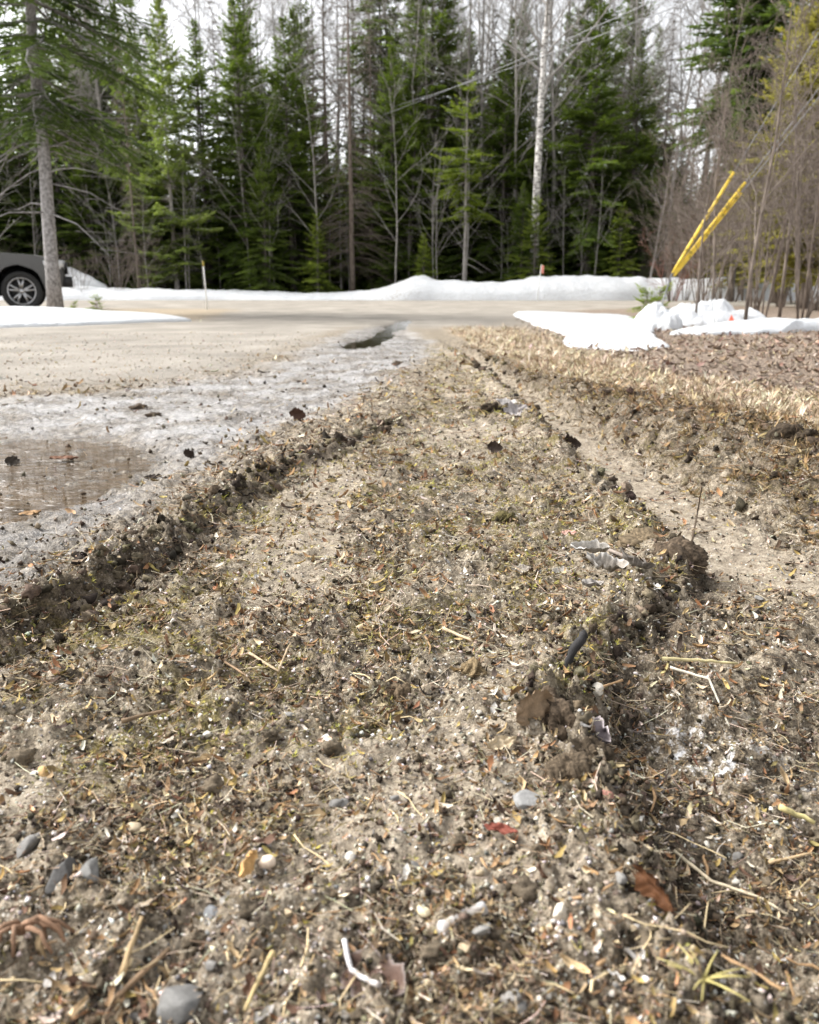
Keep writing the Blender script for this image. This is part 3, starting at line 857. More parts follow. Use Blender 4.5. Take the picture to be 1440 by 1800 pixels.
put(dead_a, 580, 36.0, 1.05, 2.0, 'pale dead conifer behind the left side of the brown dead conifer')
put(dead_a, 245, 30.2, (.40, .40, .92), 1.0, 'thin dead conifer pole against the sky near the spruce')

hard_a = bare_tree('bare_tree', 41, 15, .095, M['greybark'], 'pale leafless hardwood with a fan of branches behind the slender fir', zfirst=.4, nb=20, lvl=3, twigs=1.3)
place(hard_a, 480, 40)
hard_b = bare_tree('bare_tree', 42, 14, .085, M['greybark'], 'leafless hardwood behind the pale pine', zfirst=.3, nb=22, lvl=3, twigs=1.3)
place(hard_b, 355, 39)
put(hard_b, 545, 42, 1.1, 2.2, 'leafless hardwood against the sky above the dense dark fir')
put(hard_a, 590, 45, 1.1, 4.0, 'tall leafless hardwood behind the dead conifers')
put(hard_b, 905, 33.5, .95, 1.1, 'slender leafless tree close behind the birch on its left')
put(hard_a, 965, 34.0, .95, 5.4, 'slender leafless tree close behind the birch on its right')
put(hard_b, 1120, 37.0, 1.1, .3, 'leafless tree with fine twigs against the sky right of the broad fir')
put(hard_a, 1165, 33.0, .85, 2.9, 'leafless tree with forked trunk standing right of the broad fir')
put(hard_a, 1215, 38.0, 1.1, 3.6, 'leafless tree behind the high crowned fir on the right')
put(hard_b, 1390, 30.0, .95, 4.7, 'leafless tree behind the yellowish cedar')
put(hard_b, 180, 36.0, 1.0, 3.1, 'leafless tree glimpsed through the near spruce boughs')
put(hard_a, 40, 38.0, 1.0, .8, 'leafless tree at the far left behind the near spruce')
rng = np.random.default_rng(5)
for i in range(34):
    u = rng.uniform(-250, 1700); d = rng.uniform(44, 60); x = (u - 720) / FPX * d
    copy_tree((hard_a, hard_b)[i % 2], (x, d, Hz(x, d)), rng.uniform(0, 6), rng.uniform(1.0, 1.35), 'grey leafless tree at the back of the wood ' + where(x, d), 'grey leafless trees at the back of the wood')

for i in range(60):
    u = rng.uniform(150, 1300); d = rng.uniform(34, 43); x = (u - 720) / FPX * d
    copy_tree((hard_a, hard_b)[i % 2], (x, d, Hz(x, d)), rng.uniform(0, 6), (sc_ := rng.uniform(.75, 1.1), sc_, sc_ * 1.1), 'slender grey leafless tree among the firs ' + where(x, d), 'slender leafless trees among the firs')

# saplings at the wood edge
sap = bare_tree('bare_sapling', 51, 4.6, .022, M['greybark'], 'thin grey sapling behind the snow bank at the left', zfirst=.25, nb=11, lvl=2, blen=.4, rmin=.003)
place(sap, 262, 29.9, 0, .8)
for k, (u, d, sc_) in enumerate([(150, 33, .62), (290, 34.5, .8), (400, 35, .9), (560, 33.5, .7), (655, 34, .9), (730, 36, 1.0), (860, 34.5, .85), (1000, 36, .95), (1075, 34, .75), (1150, 35, .9), (1200, 31.5, .6), (60, 35, .8)]):
    x = (u - 720) / FPX * d * CP
    put(dead_a, u, d, (sc_ * .8, sc_ * .8, sc_), k * 1.3, 'dead brown conifer among the firs ' + where(x, d), 'dead conifers among the firs')
G_SAP = 'thin bare saplings along the wood edge'
for i in range(46):
    u = rng.uniform(-60, 1140); d = rng.uniform(29.9, 33.5); x = (u - 720) / FPX * d
    copy_tree(sap, (x, d, Hz(x, d)), rng.uniform(0, 6), rng.uniform(.5, 1.6), 'thin bare sapling at the wood edge ' + where(x, d).replace('behind', 'in front of'), G_SAP)
brush = bare_tree('brush_clump', 53, 2.6, .016, M['brownbark'], 'brown leaning brush stems at the wood edge left of the stake', stems=8, zfirst=.3, nb=7, lvl=2, blen=.4, spread=1.1, cat='bush', rmin=.003)
place(brush, 250, 30.0)
for k, (u, d, s) in enumerate([(205, 28.9, .9), (-30, 31, 1.1), (140, 28.5, .8), (1120, 30.5, .8)]):
    put(brush, u, d, s, k * 1.7, ['brown brush clump beside the snow heap at the left', 'brown brush clump behind the truck cab', 'brown brush clump right behind the near trunk', 'brown brush clump left of the guy guards'][k])

# right hand thicket
ald = bare_tree('bare_sapling', 61, 4.2, .026, M['brownbark'], 'leafless sapling with dark curved foot standing in the right snow mound', zfirst=.22, nb=14, lvl=3, blen=.36, elev=(.3, .8), rmin=.0028, twigs=1.0)
place(ald, 1315, 10.2, .0)
alder = bare_tree('alder_clump', 62, 4.4, .018, M['brownbark'], 'many stemmed brown alder clump at the right edge', stems=8, zfirst=.2, nb=11, lvl=3, spread=.55, blen=.36, twigs=.8, cat='bush', rmin=.0028)
place(alder, 1415, 12.5, .5)
put(ald, 1375, 14.0, 1.15, 2.0, 'leafless sapling behind the right end of the snow strip')
put(ald, 1255, 11.6, .92, 4.0, 'thin leafless sapling behind the yellow guards')
put(ald, 1227, 10.4, .62, 5.1, 'short bare sapling rising from the left side of the snow mound')
put(alder, 1330, 17.5, 1.05, 1.2, 'brown alder clump behind the snow mound')
put(alder, 1230, 20.0, 1.0, 2.6, 'brown alder clump behind the yellow guards')
put(alder, 1480, 15.0, 1.2, 4.4, 'brown alder clump at the right below the cedar')
put(alder, 1290, 24.0, 1.1, .2, 'brown alder clump across the road below the high crowned fir')
put(alder, 1170, 29.0, .9, 5.6, 'brown alder clump behind the snow bank on the right')
put(alder, 1400, 22.0, 1.2, 3.4, 'brown alder clump under the yellowish cedar')
ra = np.random.default_rng(8)
for k, (u, d, s) in enumerate([(1180, 24.5, .9), (1245, 16.5, .85), (1268, 21.5, 1.1), (1345, 13.2, .8), (1375, 19.5, 1.15), (1440, 17.0, 1.0), (1205, 27.0, 1.0), (1310, 26.5, 1.3)]):
    put(alder, u, d, s, k * 1.1 + .4, ['fine brown brush between the grey sapling and the guards', 'low brown brush behind the upper guard', 'brown brush behind the top ends of the guards', 'short brown brush right behind the curved sapling',
        'tall brown brush in front of the cedars', 'brown brush in front of the cedar at the right edge', 'brown brush beyond the road left of the guards', 'tall brown brush beyond the road above the snow mound'][k])
gsap = bare_tree('bare_sapling', 63, 5.2, .05, M['greybark'], 'straight pale grey sapling behind the snow bank left of the guards', zfirst=.2, nb=12, lvl=2, blen=.3, elev=(.5, .9))
place(gsap, 1138, 29.6, .0, .95)
red = bare_tree('red_brush', 64, 1.9, .012, M['redbark'], 'reddish twiggy brush behind the left guy guard', stems=9, zfirst=.2, nb=8, lvl=2, spread=1.0, blen=.4, cat='bush', rmin=.003)
place(red, 1185, 25.0, 0, 1.2)
cedar = conifer('cedar_tree', 71, 7.2, .10, .9, 1.6, M['cedar'], M['brownbark'], shape=.5, droop=.3, whorl=.17, twigw=.034, dens=1.0, label='yellowish brown cedar at the right edge of the photo', upturn=.5, nb=(6, 9))
place(cedar, 1415, 18.5, .3, 1.05)
put(cedar, 1300, 27.0, .8, 2.0, 'smaller yellowish cedar half hidden by brush behind the guards')
put(cedar, 1362, 22.5, .95, 5.2, 'yellowish cedar standing just left of the one at the right edge')
put(cedar, 1500, 21.0, 1.2, 4.0, 'yellowish cedar beyond the right edge of the snow strip')
put(cedar, 1225, 29.5, .35, 1.0, 'low yellowish cedar bush behind the guy guards')
seed_ = conifer('fir_seedling', 81, .55, .012, .05, .24, M['young'], M['brownbark'], whorl=.07, dens=1.6, twigw=.010, label='little green fir seedling at the foot of the guy wires', cat='plant')
place(seed_, 1138, 11.0, 0, .75)
put(seed_, 1160, 11.6, .8, 2, 'second green seedling just right behind the guy wire foot')
put(seed_, 168, 14.2, .55, 1.5, 'green fir sprig poking up behind the left snow patch')
put(seed_, 127, 14.4, .4, 3.5, 'tiny green sprig at the right foot of the near spruce trunk')

# ------------------------------------------------------------------ guy wires, pole, power lines
M['wire'] = simple('steel_wire', (.20, .20, .205), .5, .1, 40, .6)
M['yellow'] = simple('yellow_plastic', (.66, .45, .035), .45, .3, 14)
M['clip'] = simple('dark_clip', (.34, .25, .03), .6)
M['polewood'] = bark_material('pole_wood', (.10, .075, .055), (.24, .19, .15), 10, .1)
pole_xy = (8.55, 14.0)
anchor = Wp(1150, 566, 10.6); anchor.z = Hz(anchor.x, anchor.y)
tops = [Vector((pole_xy[0], pole_xy[1], 8.4)), Vector((pole_xy[0], pole_xy[1], 6.45)), Vector((pole_xy[0], pole_xy[1], 6.2))]
low = Wp(1181, 482, 10.9)
gw = empty('guy_wires', anchor, 'guy wires with three yellow plastic guards slanting up over the snow', 'guy wire')
mb = MB(); mb.tube([(0, 0, -.05), tuple(low - anchor)], .011, 6)
mb.build('anchor_rod', M['wire'], gw)
for i, tp in enumerate(tops):
    off = Vector((.0 if i == 0 else .02, 0, 0 if i < 2 else -.035))
    a = low - anchor + off; b = tp - anchor
    mb = MB(); mb.tube([tuple(a), tuple(b)], .0055, 5); mb.build('wire', M['wire'], gw)
    d = (b - a).normalized(); L = 1.60 if i == 0 else 1.66 if i == 1 else 1.55
    s0 = .02
    mb = MB(); q = [a + d * (s0 + L * t) for t in np.linspace(0, 1, 8)]
    mb.tube([tuple(p) for p in q], [.015, .019, .021, .021, .021, .021, .021, .019], 8)
    g = mb.build('guard', M['yellow'], gw)
    for t in (.22, .48, .72, .93):
        mb = MB(); p = a + d * (s0 + L * t); mb.tube([tuple(p - d * .018), tuple(p + d * .018)], .0235, 8); mb.build('clip', M['clip'], g)
pole = empty('utility_pole', (pole_xy[0], pole_xy[1], Hz(*pole_xy)), 'wooden utility pole outside the right edge that holds the guy wires', 'pole')
mb = MB(); mb.tube([(0, 0, -.1), (0, 0, 4), (0, 0, 9)], [.15, .135, .115], 12); mb.build('post', M['polewood'], pole)
for i, dz in enumerate((6.75, 6.25)):
    p0 = Vector((pole_xy[0], pole_xy[1] + .1, dz)); p1 = Wp(610, 203 - i * 14, 36.0) if i == 0 else Wp(640, 180, 36.0)
    far = p0 + (p1 - p0) * 1.6
    s = np.linspace(0, 1, 24)[:, None]; pts = np.array(p0) * (1 - s) + np.array(far) * s; pts[:, 2] -= .5 * 4 * (s * (1 - s))[:, 0]
    mb = MB(); mb.tube(pts, .010, 5)
    o = mb.build('power_line', M['wire']); tag(o, ['lower overhead wire slanting through the trees', 'upper overhead wire slanting through the trees'][i], 'wire')

# ------------------------------------------------------------------ stakes and flags
M['stake'] = simple('white_fibreglass', (.70, .69, .66), .5, .1, 20)
M['pink'] = simple('pink_plastic', (.75, .28, .22), .5, .1, 20)
M['redp'] = simple('red_plastic', (.70, .10, .05), .5, .1, 20)
def stake(u, d, h, r, label, lean=0, mtl='stake', flag=None):
    x = (u - 720) / FPX * d * CP
    o = empty('marker_stake', (x, d, Hz(x, d)), label, 'stake')
    mb = MB(); mb.tube([(0, 0, -.05), (lean * .5, 0, h * .5), (lean, 0, h)], [r, r, r * .9], 7); mb.build('rod', M[mtl], o)
    if flag == 'cap':
        mb = MB(); mb.tube([(lean * .9, 0, h * .9), (lean * 1.01, 0, h * 1.01)], r * 1.25, 7); mb.build('cap', M['clip'], o)
    elif flag:
        v = []; 
        for a in np.linspace(0, 1, 5):
            for b in (0, 1):
                v.append((lean + flag[0] * a, .02 * math.sin(a * 5), h - .005 - b * flag[1] - .05 * a * a * abs(flag[0]) * 8))
        v += [(p[0], p[1] + .003, p[2]) for p in v]
        q = [(i * 2, i * 2 + 1, i * 2 + 3, i * 2 + 2) for i in range(4)]; q += [tuple(10 + k for k in f[::-1]) for f in q]
        mesh('flag', v, np.array(q), M[flag[2]], o)
    return o
stake(363, 18.0, .98, .014, 'white driveway marker stake standing in front of the left firs', -.03, flag='cap')
stake(945, 24.5, 1.02, .010, 'thin stake with a pink ribbon in front of the far snow bank', .08, flag=(.07, .22, 'pink'))
stake(1266, 9.45, .36, .004, 'small red pin flag fallen against the snow mound', -.10, mtl='wire', flag=None)
rf = empty('pin_flag', tuple(Wp(1283, 566, 9.45)), 'small red plastic flag lying on the snow by the bare sapling', 'flag')
mesh('flag', [(-.05, -.06, -.02), (.05, -.06, -.02), (.0, -.03, .08), (-.05, -.055, -.02), (.05, -.055, -.02), (.0, -.025, .08)], np.array([(0, 1, 2), (5, 4, 3), (0, 2, 5), (0, 5, 3), (1, 4, 5), (1, 5, 2)]), M['redp'], rf, smooth=False)

# ------------------------------------------------------------------ truck
def truck():
    M['paint'] = simple('dark_grey_paint', (.050, .048, .046), .3, .06, 3, .3, coat=.8)
    M['glass'] = simple('window_glass', (.03, .035, .04), .03, .05, 3, spec=.9)
    M['tyre'] = simple('tyre_rubber', (.022, .022, .022), .85, .2, 40)
    M['alloy'] = simple('alloy', (.46, .46, .47), .28, .05, 10, .9)
    M['black'] = simple('black_plastic', (.015, .015, .016), .6, .2, 20)
    M['lamp'] = simple('headlight_lens', (.65, .66, .68), .12, .08, 8, spec=.8)
    M['amber'] = simple('amber_lens', (.55, .18, .02), .2)
    gx = -6.80; y0 = 16.9; wd = 1.95
    z0 = Hz(-8, 17.5)
    yaw = math.radians(21)
    t = empty('pickup_truck', (gx - math.sin(yaw) * wd / 2, y0 + math.cos(yaw) * wd / 2, z0), 'dark grey pickup truck parked at the left edge, front wheel beside the spruce', 'truck', rz=yaw)
    # body side outline in (x from the nose backwards, z); nose at x = 0
    wheels = (-.84, -4.35); R = .375; arch = .46
    def archpts(xc):
        a = np.linspace(0, PI, 15); return [(xc + arch * math.cos(q), .42 + arch * math.sin(q)) for q in a]
    low = [(-.06, .46)] + [(xc, zc) for xc, zc in archpts(wheels[0])] + [(-1.6, .40), (-3.7, .40)] + archpts(wheels[1]) + [(-5.55, .52), (-5.62, .60)]
    up = [(-5.62, 1.08), (-3.72, 1.10), (-3.4, 1.12), (-2.0, 1.12), (-1.75, 1.13), (-1.1, 1.10), (-.5, 1.06), (-.18, .98), (-.04, .82), (-.02, .66)]
    prof = low + up
    def extr(profile, ya, yb, ins=0, cy=(0, 1)):
        n = len(profile); P = np.array(profile)
        yy = [ya, ya + .05, yb - .05, yb]; v = []
        c = P.mean(0)
        for k, y in enumerate(yy):
            s = 1 if k in (1, 2) else .985
            for p in P: v.append((c[0] + (p[0] - c[0]) * s, y, c[1] + (p[1] - c[1]) * s))
        q = [(k * n + i, k * n + (i + 1) % n, (k + 1) * n + (i + 1) % n, (k + 1) * n + i) for k in range(3) for i in range(n)]
        return np.array(v, float), q, n
    import bmesh
    def solid(profile, ya, yb, name, m, parent):
        v, q, n = extr(profile, ya, yb)
        me = bpy.data.meshes.new(name); bm = bmesh.new()
        bv = [bm.verts.new(p) for p in v]
        for f in q: bm.faces.new([bv[i] for i in f])
        bm.faces.new([bv[i] for i in range(n)][::-1]); bm.faces.new([bv[3 * n + i] for i in range(n)])
        bmesh.ops.triangulate(bm, faces=[f for f in bm.faces if len(f.verts) > 4])
        bmesh.ops.recalc_face_normals(bm, faces=bm.faces)
        bm.to_mesh(me); bm.free(); me.materials.append(m)
        o = bpy.data.objects.new(name, me); C.objects.link(o); o.parent = parent
        return o
    hw = wd / 2
    body = solid(prof, -hw, hw, 'body', M['paint'], t)
    cab = solid([(-1.72, 1.125), (-2.05, 1.30), (-2.55, 1.70), (-2.85, 1.78), (-3.55, 1.77), (-3.75, 1.60), (-3.85, 1.105)], -hw + .10, hw - .10, 'cab', M['paint'], t)
    for sy in (-1, 1):
        yy = sy * (hw - .085)
        for nm, pr in (('side_window', [(-2.12, 1.20), (-2.60, 1.62), (-2.88, 1.67), (-2.88, 1.18)]), ('side_window', [(-2.98, 1.18), (-2.98, 1.67), (-3.48, 1.66), (-3.66, 1.20)])):
            v = [(x, yy, z) for x, z in pr] + [(x, yy - sy * .02, z) for x, z in pr]
            mesh(nm, v, [np.array([(0, 1, 2, 3), (7, 6, 5, 4), (0, 4, 5, 1), (1, 5, 6, 2), (2, 6, 7, 3), (3, 7, 4, 0)])], M['glass'], cab, smooth=False)
        mb = MB(); mb.box((-1.95, sy * (hw + .10), 1.22), (.10, .20, .16)); mb.build('mirror', M['black'], t, smooth=False)
        mb = MB(); mb.box((-2.85, sy * (hw + .004), .98), (.16, .02, .035)); mb.build('door_handle', M['black'], t, smooth=False)
        # headlight wraps round the corner of the nose
        v = [(-.06, sy * (hw - .42), .82), (-.03, sy * (hw - .42), .97), (-.10, sy * (hw + .004), .97), (-.12, sy * (hw + .006), .80), (-.42, sy * (hw + .008), .95), (-.40, sy * (hw + .008), .86)]
        v = np.array(v); v2 = v + np.array([.03, 0, 0])
        mesh('headlight', np.concatenate([v2, v - [.05, sy * .05, 0]]), [np.array([(0, 3, 2, 1), (3, 5, 4, 2), (6, 7, 8, 9), (9, 8, 10, 11), (0, 1, 7, 6), (1, 2, 8, 7), (2, 4, 10, 8), (4, 5, 11, 10), (5, 3, 9, 11), (3, 0, 6, 9)])], M['lamp'], t, smooth=False)
        mb = MB(); mb.box((-5.63, sy * (hw - .12), .88), (.05, .18, .34)); mb.build('tail_light', M['redp'], t, smooth=False)
    # windscreen
    v = [(-1.80, -hw + .16, 1.155), (-1.80, hw - .16, 1.155), (-2.52, hw - .20, 1.695), (-2.52, -hw + .20, 1.695)]
    v = np.array(v) + np.array([.012, 0, .022]); v = np.concatenate([v, v - [0, 0, .015]])
    mesh('windscreen', v, [np.array([(0, 1, 2, 3), (7, 6, 5, 4), (0, 4, 5, 1), (1, 5, 6, 2), (2, 6, 7, 3), (3, 7, 4, 0)])], M['glass'], cab, smooth=False)
    mb = MB(); mb.box((-.0, 0, .56), (.18, wd - .06, .20)); mb.build('bumper', M['black'], t, smooth=False)
    mb = MB(); mb.box((-.005, 0, .84), (.05, 1.0, .22)); mb.build('grille', M['black'], t, smooth=False)
    mb = MB(); mb.box((-5.66, 0, .55), (.14, wd - .1, .18)); mb.build('bumper', M['black'], t, smooth=False)
    mb = MB(); mb.box((-2.7, 0, .36), (4.6, 1.3, .16)); mb.build('chassis', M['black'], t, smooth=False)
    for xc in wheels:
        for sy in (-1, 1):
            mb = MB(); a = np.linspace(0, 2 * PI, 41)[:-1]; n = len(a)
            # dark liner of the wheel arch
            wl = empty_part = None
            prof2 = [(.26, -.10), (.32, -.13), (.36, -.12), (R, -.08), (R, .08), (.36, .12), (.32, .13), (.26, .10)]
            v = [(r * math.cos(q), sy * -y, r * math.sin(q)) for r, y in prof2 for q in a]
            k = len(prof2); qd = [(i * n + j, i * n + (j + 1) % n, ((i + 1) % k) * n + (j + 1) % n, ((i + 1) % k) * n + j) for i in range(k) for j in range(n)]
            mb.add(v, qd)
            wh = mb.build('wheel', M['tyre'], t)
            wh.location = (xc, sy * (hw - .16), R + .005)
            rm = MB()
            prof3 = [(.262, -.10), (.262, .10), (.24, .09), (.232, .02), (.222, -.05)]
            v = [(r * math.cos(q), sy * -y * -1, r * math.sin(q)) for r, y in prof3 for q in a]
            qd = [(i * n + j, i * n + (j + 1) % n, (i + 1) * n + (j + 1) % n, (i + 1) * n + j) for i in range(len(prof3) - 1) for j in range(n)]
            rm.add(v, qd)
            yo = sy * .075
            for s in range(5):
                for dv in (-.11, .11):
                    q = s * 2 * PI / 5 + PI / 2 + dv
                    q2 = s * 2 * PI / 5 + PI / 2 + dv * 1.9
                    p0 = np.array([.05 * math.cos(q), yo, .05 * math.sin(q)]); p1 = np.array([.245 * math.cos(q2), yo * .9, .245 * math.sin(q2)])
                    rm.tube([p0, (p0 + p1) / 2, p1], [.030, .022, .024], 6)
            rm.tube([(0, yo - sy * .03, 0), (0, yo + sy * .015, 0)], .065, 14)
            rm.build('rim', M['alloy'], wh)
            mb = MB(); mb.tube([(0, -sy * .02, 0), (0, sy * .0, 0)], .235, 24); mb.build('brake_disc', M['black'], wh)
            # arch liner, a half drum of dark plastic
            lv = MB(); aa = np.linspace(-.1, PI + .1, 20)
            v = [(arch * .995 * math.cos(q), y, arch * .995 * math.sin(q) + .02) for y in (sy * -.45, sy * .10) for q in aa] + [(0, sy * -.45, .02)]
            lv.add(v, [(i, i + 1, 20 + i + 1, 20 + i) for i in range(19)], [(i, i + 1, 40) for i in range(19)])
            o = lv.build('arch_liner', M['black'], t); o.location = (xc, sy * (hw - .14), .40)
truck()

# ------------------------------------------------------------------ ground litter: countless small bits
def ico(sub=1):
    import bmesh
    bm = bmesh.new(); bmesh.ops.create_icosphere(bm, subdivisions=sub, radius=1)
    v = np.array([p.co[:] for p in bm.verts]); f = np.array([[q.index for q in p.verts] for p in bm.faces]); bm.free()
    return v, f
OCT = (np.array([(1, 0, 0), (-1, 0, 0), (0, 1, 0), (0, -1, 0), (0, 0, 1), (0, 0, -1)], float), np.array([(0, 2, 4), (2, 1, 4), (1, 3, 4), (3, 0, 4), (2, 0, 5), (1, 2, 5), (3, 1, 5), (0, 3, 5)]))
ICO1, ICO2, ICO3 = ico(1), ico(2), ico(3)

def lump(base, rng, amp, flat=.7):
    v, f = base
    d = 1 + amp * rng.normal(0, 1, len(v)) if len(v) < 20 else 1 + amp * (gn(v[:, 0] * 1.7 + rng.uniform(0, 50), v[:, 1] * 1.7 + v[:, 2] * 1.3, 3) + .5 * gn(v[:, 0] * 4 + rng.uniform(0, 50), v[:, 2] * 4 + v[:, 1] * 3, 5) + (.3 * np.abs(gn(v[:, 0] * 9 + v[:, 2] * 6, v[:, 1] * 9 - v[:, 2] * 5, 8)) if amp > .6 else 0))
    return v * d[:, None] * np.array([1, rng.uniform(.6, .95), flat]), f

def rock(base, rng, flat=.7, cuts=10, lo=.5, hi=.85):
    v, f = base; v = v * (1 + .05 * gn(v[:, 0] * 3 + rng.uniform(0, 50), v[:, 1] * 3 + v[:, 2] * 2, 6))[:, None]
    for _ in range(cuts):
        n = rng.normal(0, 1, 3); n /= np.linalg.norm(n); d = rng.uniform(lo, hi)
        e = v @ n - d; v = v - np.where(e > 0, e, 0)[:, None] * n * .92
    return v * np.array([1, rng.uniform(.6, .9), flat]) * 1.2, f

def leaf_tpl(rng, nx=4, curl=.5):
    """a ragged leaf scrap, curled along its length, with thickness on both sides"""
    s = np.linspace(-1, 1, nx); w = .30 * np.sqrt(np.clip(1.08 - s ** 2, 0, 1)) * rng.uniform(.6, 1.15, nx)
    c = curl * rng.uniform(.3, 1.2); f = rng.uniform(-.5, .5)
    v = []
    for i in range(nx):
        zc = c * s[i] ** 2
        for k in (-1, 0, 1):
            v.append((s[i], k * w[i] + .08 * rng.normal(), zc + abs(k) * (.18 + f * .3) + .05 * rng.normal()))
    q = [(i * 3 + k, i * 3 + k + 1, i * 3 + k + 4, i * 3 + k + 3) for i in range(nx - 1) for k in (0, 1)]
    t = np.array([[a, b, c_] for a, b, c_, d in q] + [[a, c_, d] for a, b, c_, d in q])
    return np.array(v), t

def stick_tpl(rng, k=3, n=3, bend=.25, thick=.05):
    s = np.linspace(-1, 1, k); mb = MB()
    pts = np.stack([s, bend * rng.normal(0, .5) * s ** 2 + bend * .2 * rng.normal(0, 1, k), bend * .3 * rng.normal(0, 1, k)], 1)
    mb.tube(pts, thick * rng.uniform(.6, 1.2, k), n, caps=n > 3)
    v = np.concatenate(mb.v); q = np.concatenate(mb.q)
    return v, np.concatenate([q[:, [0, 1, 2]], q[:, [0, 2, 3]]] + mb.t)

def blade_tpl(rng):
    v = [(-1, -.03, 0), (-1, .03, 0), (0, -.045, .10 + .15 * rng.uniform()), (0, .045, .10 + .15 * rng.uniform()), (1, 0, .08 * rng.normal())]
    return np.array(v), np.array([(0, 2, 1), (1, 2, 3), (2, 4, 3)])

def tuft_tpl(rng, n=7, h=1.0, wd=.07):
    v = []; t = []
    for i in range(n):
        a = rng.uniform(0, 6.28); l = rng.uniform(.4, 1.0); e = rng.uniform(.35, 1.2); b = rng.uniform(0, .25)
        p0 = np.array([math.cos(a) * b, math.sin(a) * b, -.1]); a2 = a + rng.normal(0, .6)
        d = np.array([math.cos(a2) * math.cos(e), math.sin(a2) * math.cos(e), math.sin(e) * h]); s = np.array([-math.sin(a2), math.cos(a2), 0]) * wd
        k = len(v); v += [p0 - s, p0 + s, p0 + d * l * .6 + s * .6, p0 + d * l + np.array([math.cos(a2), math.sin(a2), -.3]) * .2]
        t += [(k, k + 1, k + 2), (k, k + 2, k + 3)]
    return np.array(v), np.array(t)

PAL = {
    'litter': np.array([(.40, .28, .15), (.26, .16, .08), (.17, .10, .055), (.10, .065, .04), (.05, .035, .025), (.55, .44, .29), (.30, .20, .10), (.62, .55, .45), (.30, .16, .08), (.36, .27, .10)]),
    'pebble': np.array([(.56, .50, .42), (.45, .41, .36), (.24, .225, .21), (.13, .125, .12), (.62, .57, .50), (.50, .38, .24), (.35, .28, .20), (.68, .65, .60), (.40, .34, .27), (.28, .22, .16)]),
    'crumb': np.array([(.05, .038, .026), (.09, .068, .047), (.14, .11, .075), (.20, .16, .11), (.035, .027, .02)]),
    'moss': np.array([(.32, .27, .06), (.24, .21, .05), (.40, .33, .11), (.18, .15, .05), (.42, .34, .17), (.36, .32, .07)]),
    'straw': np.array([(.54, .45, .32), (.45, .36, .24), (.36, .27, .17), (.64, .56, .43), (.26, .19, .12), (.20, .14, .09)]),
    'leaf': np.array([(.30, .20, .14), (.20, .14, .10), (.40, .30, .22), (.12, .085, .065), (.52, .43, .34), (.34, .27, .18), (.16, .11, .08)]),
}

def scatter(name, tpls, n, rlo, rhi, size, pal, accept, material, label, seed, tilt=.35, lift=.25, azm=math.radians(46), gain=.35, kind='stuff', smooth=False):
    """n pieces, denser towards the camera; size in metres (half length) grows slowly with distance"""
    rng = np.random.default_rng(seed)
    N = n * 12 if name == 'soil_clods' else n * 4
    r = np.exp(rng.uniform(math.log(rlo), math.log(rhi), N)); a = rng.uniform(-azm, azm, N)
    x = r * np.sin(a); y = r * np.cos(a)
    z, A, B = terrain(x, y)
    p = accept(x, y, A, B)
    ok = np.nonzero(rng.uniform(0, 1, N) < p)[0][:n]
    x, y, z, r = x[ok], y[ok], z[ok], r[ok]
    n = len(x)
    s = size * np.exp(np.clip(rng.normal(0, .45, n), -.9, .75)) * np.clip(r / .8, .6, 6) ** gain
    yaw = rng.uniform(0, 2 * PI, n); tx = rng.normal(0, tilt, n); ty = rng.normal(0, tilt, n)
    col = pal[rng.integers(0, len(pal), n)] * rng.uniform(.7, 1.3, (n, 1)) * (1 + rng.normal(0, .05, (n, 3)))
    VV = []; FF = []; CC = []; base = 0
    which = rng.integers(0, len(tpls), n)
    for k, (v, f) in enumerate(tpls):
        m = which == k; c = m.sum()
        if not c: continue
        P = v[None] * s[m][:, None, None]
        ctx, stx, cty, sty = np.cos(tx[m])[:, None], np.sin(tx[m])[:, None], np.cos(ty[m])[:, None], np.sin(ty[m])[:, None]
        X, Y, Z = P[..., 0], P[..., 1], P[..., 2]
        Y, Z = Y * ctx - Z * stx, Y * stx + Z * ctx
        X, Z = X * cty + Z * sty, -X * sty + Z * cty
        cy, sy = np.cos(yaw[m])[:, None], np.sin(yaw[m])[:, None]
        X, Y = X * cy - Y * sy, X * sy + Y * cy
        P = np.stack([X + x[m][:, None], Y + y[m][:, None], Z + (z[m] + lift * s[m])[:, None]], -1)
        VV.append(P.reshape(-1, 3)); CC.append(np.repeat(np.clip(col[m], .01, .9), len(v), 0))
        FF.append((f[None] + (np.arange(c) * len(v))[:, None, None] + base).reshape(-1, 3)); base += c * len(v)
    o = mesh(name, np.concatenate(VV), np.concatenate(FF), material, tint=np.concatenate(CC), smooth=smooth)
    return tag(o, label, kind=kind)

rg = np.random.default_rng(3)
leaf_t = [leaf_tpl(rg) for _ in range(14)]
stick_t = [stick_tpl(rg) for _ in range(12)]
thin_t = [stick_tpl(rg, 3, 3, .3, .022) for _ in range(8)]
blade_t = [blade_tpl(rg) for _ in range(8)]
tuft_t = [tuft_tpl(rg) for _ in range(8)]
grass_t = [tuft_tpl(rg, 10, .7, .026) for _ in range(10)]
peb_t = [lump(OCT, rg, .25, .7) for _ in range(14)]
crumb_t = [lump(OCT, rg, .30, .8) for _ in range(14)]
def dry(x, y, A, B): return np.clip(1 - .97 * A[:, 0] - B[:, 0] - A[:, 2] * .7 - A[:, 3], 0, 1) * (y > .2)
def clump_n(x, y): return .22 + .78 * sm(-.18, .25, fbm(x * 8, y * 8, 155, 3))
def dryrut(x, y, A, B): return dry(x, y, A, B) * (1 - .8 * B[:, 2] * (x > XR(y)) - .5 * B[:, 2] * (x <= XR(y))) * clump_n(x, y)
def mossy(x, y, A, B): return np.clip(B[:, 1], 0, 1) * (y > .2)
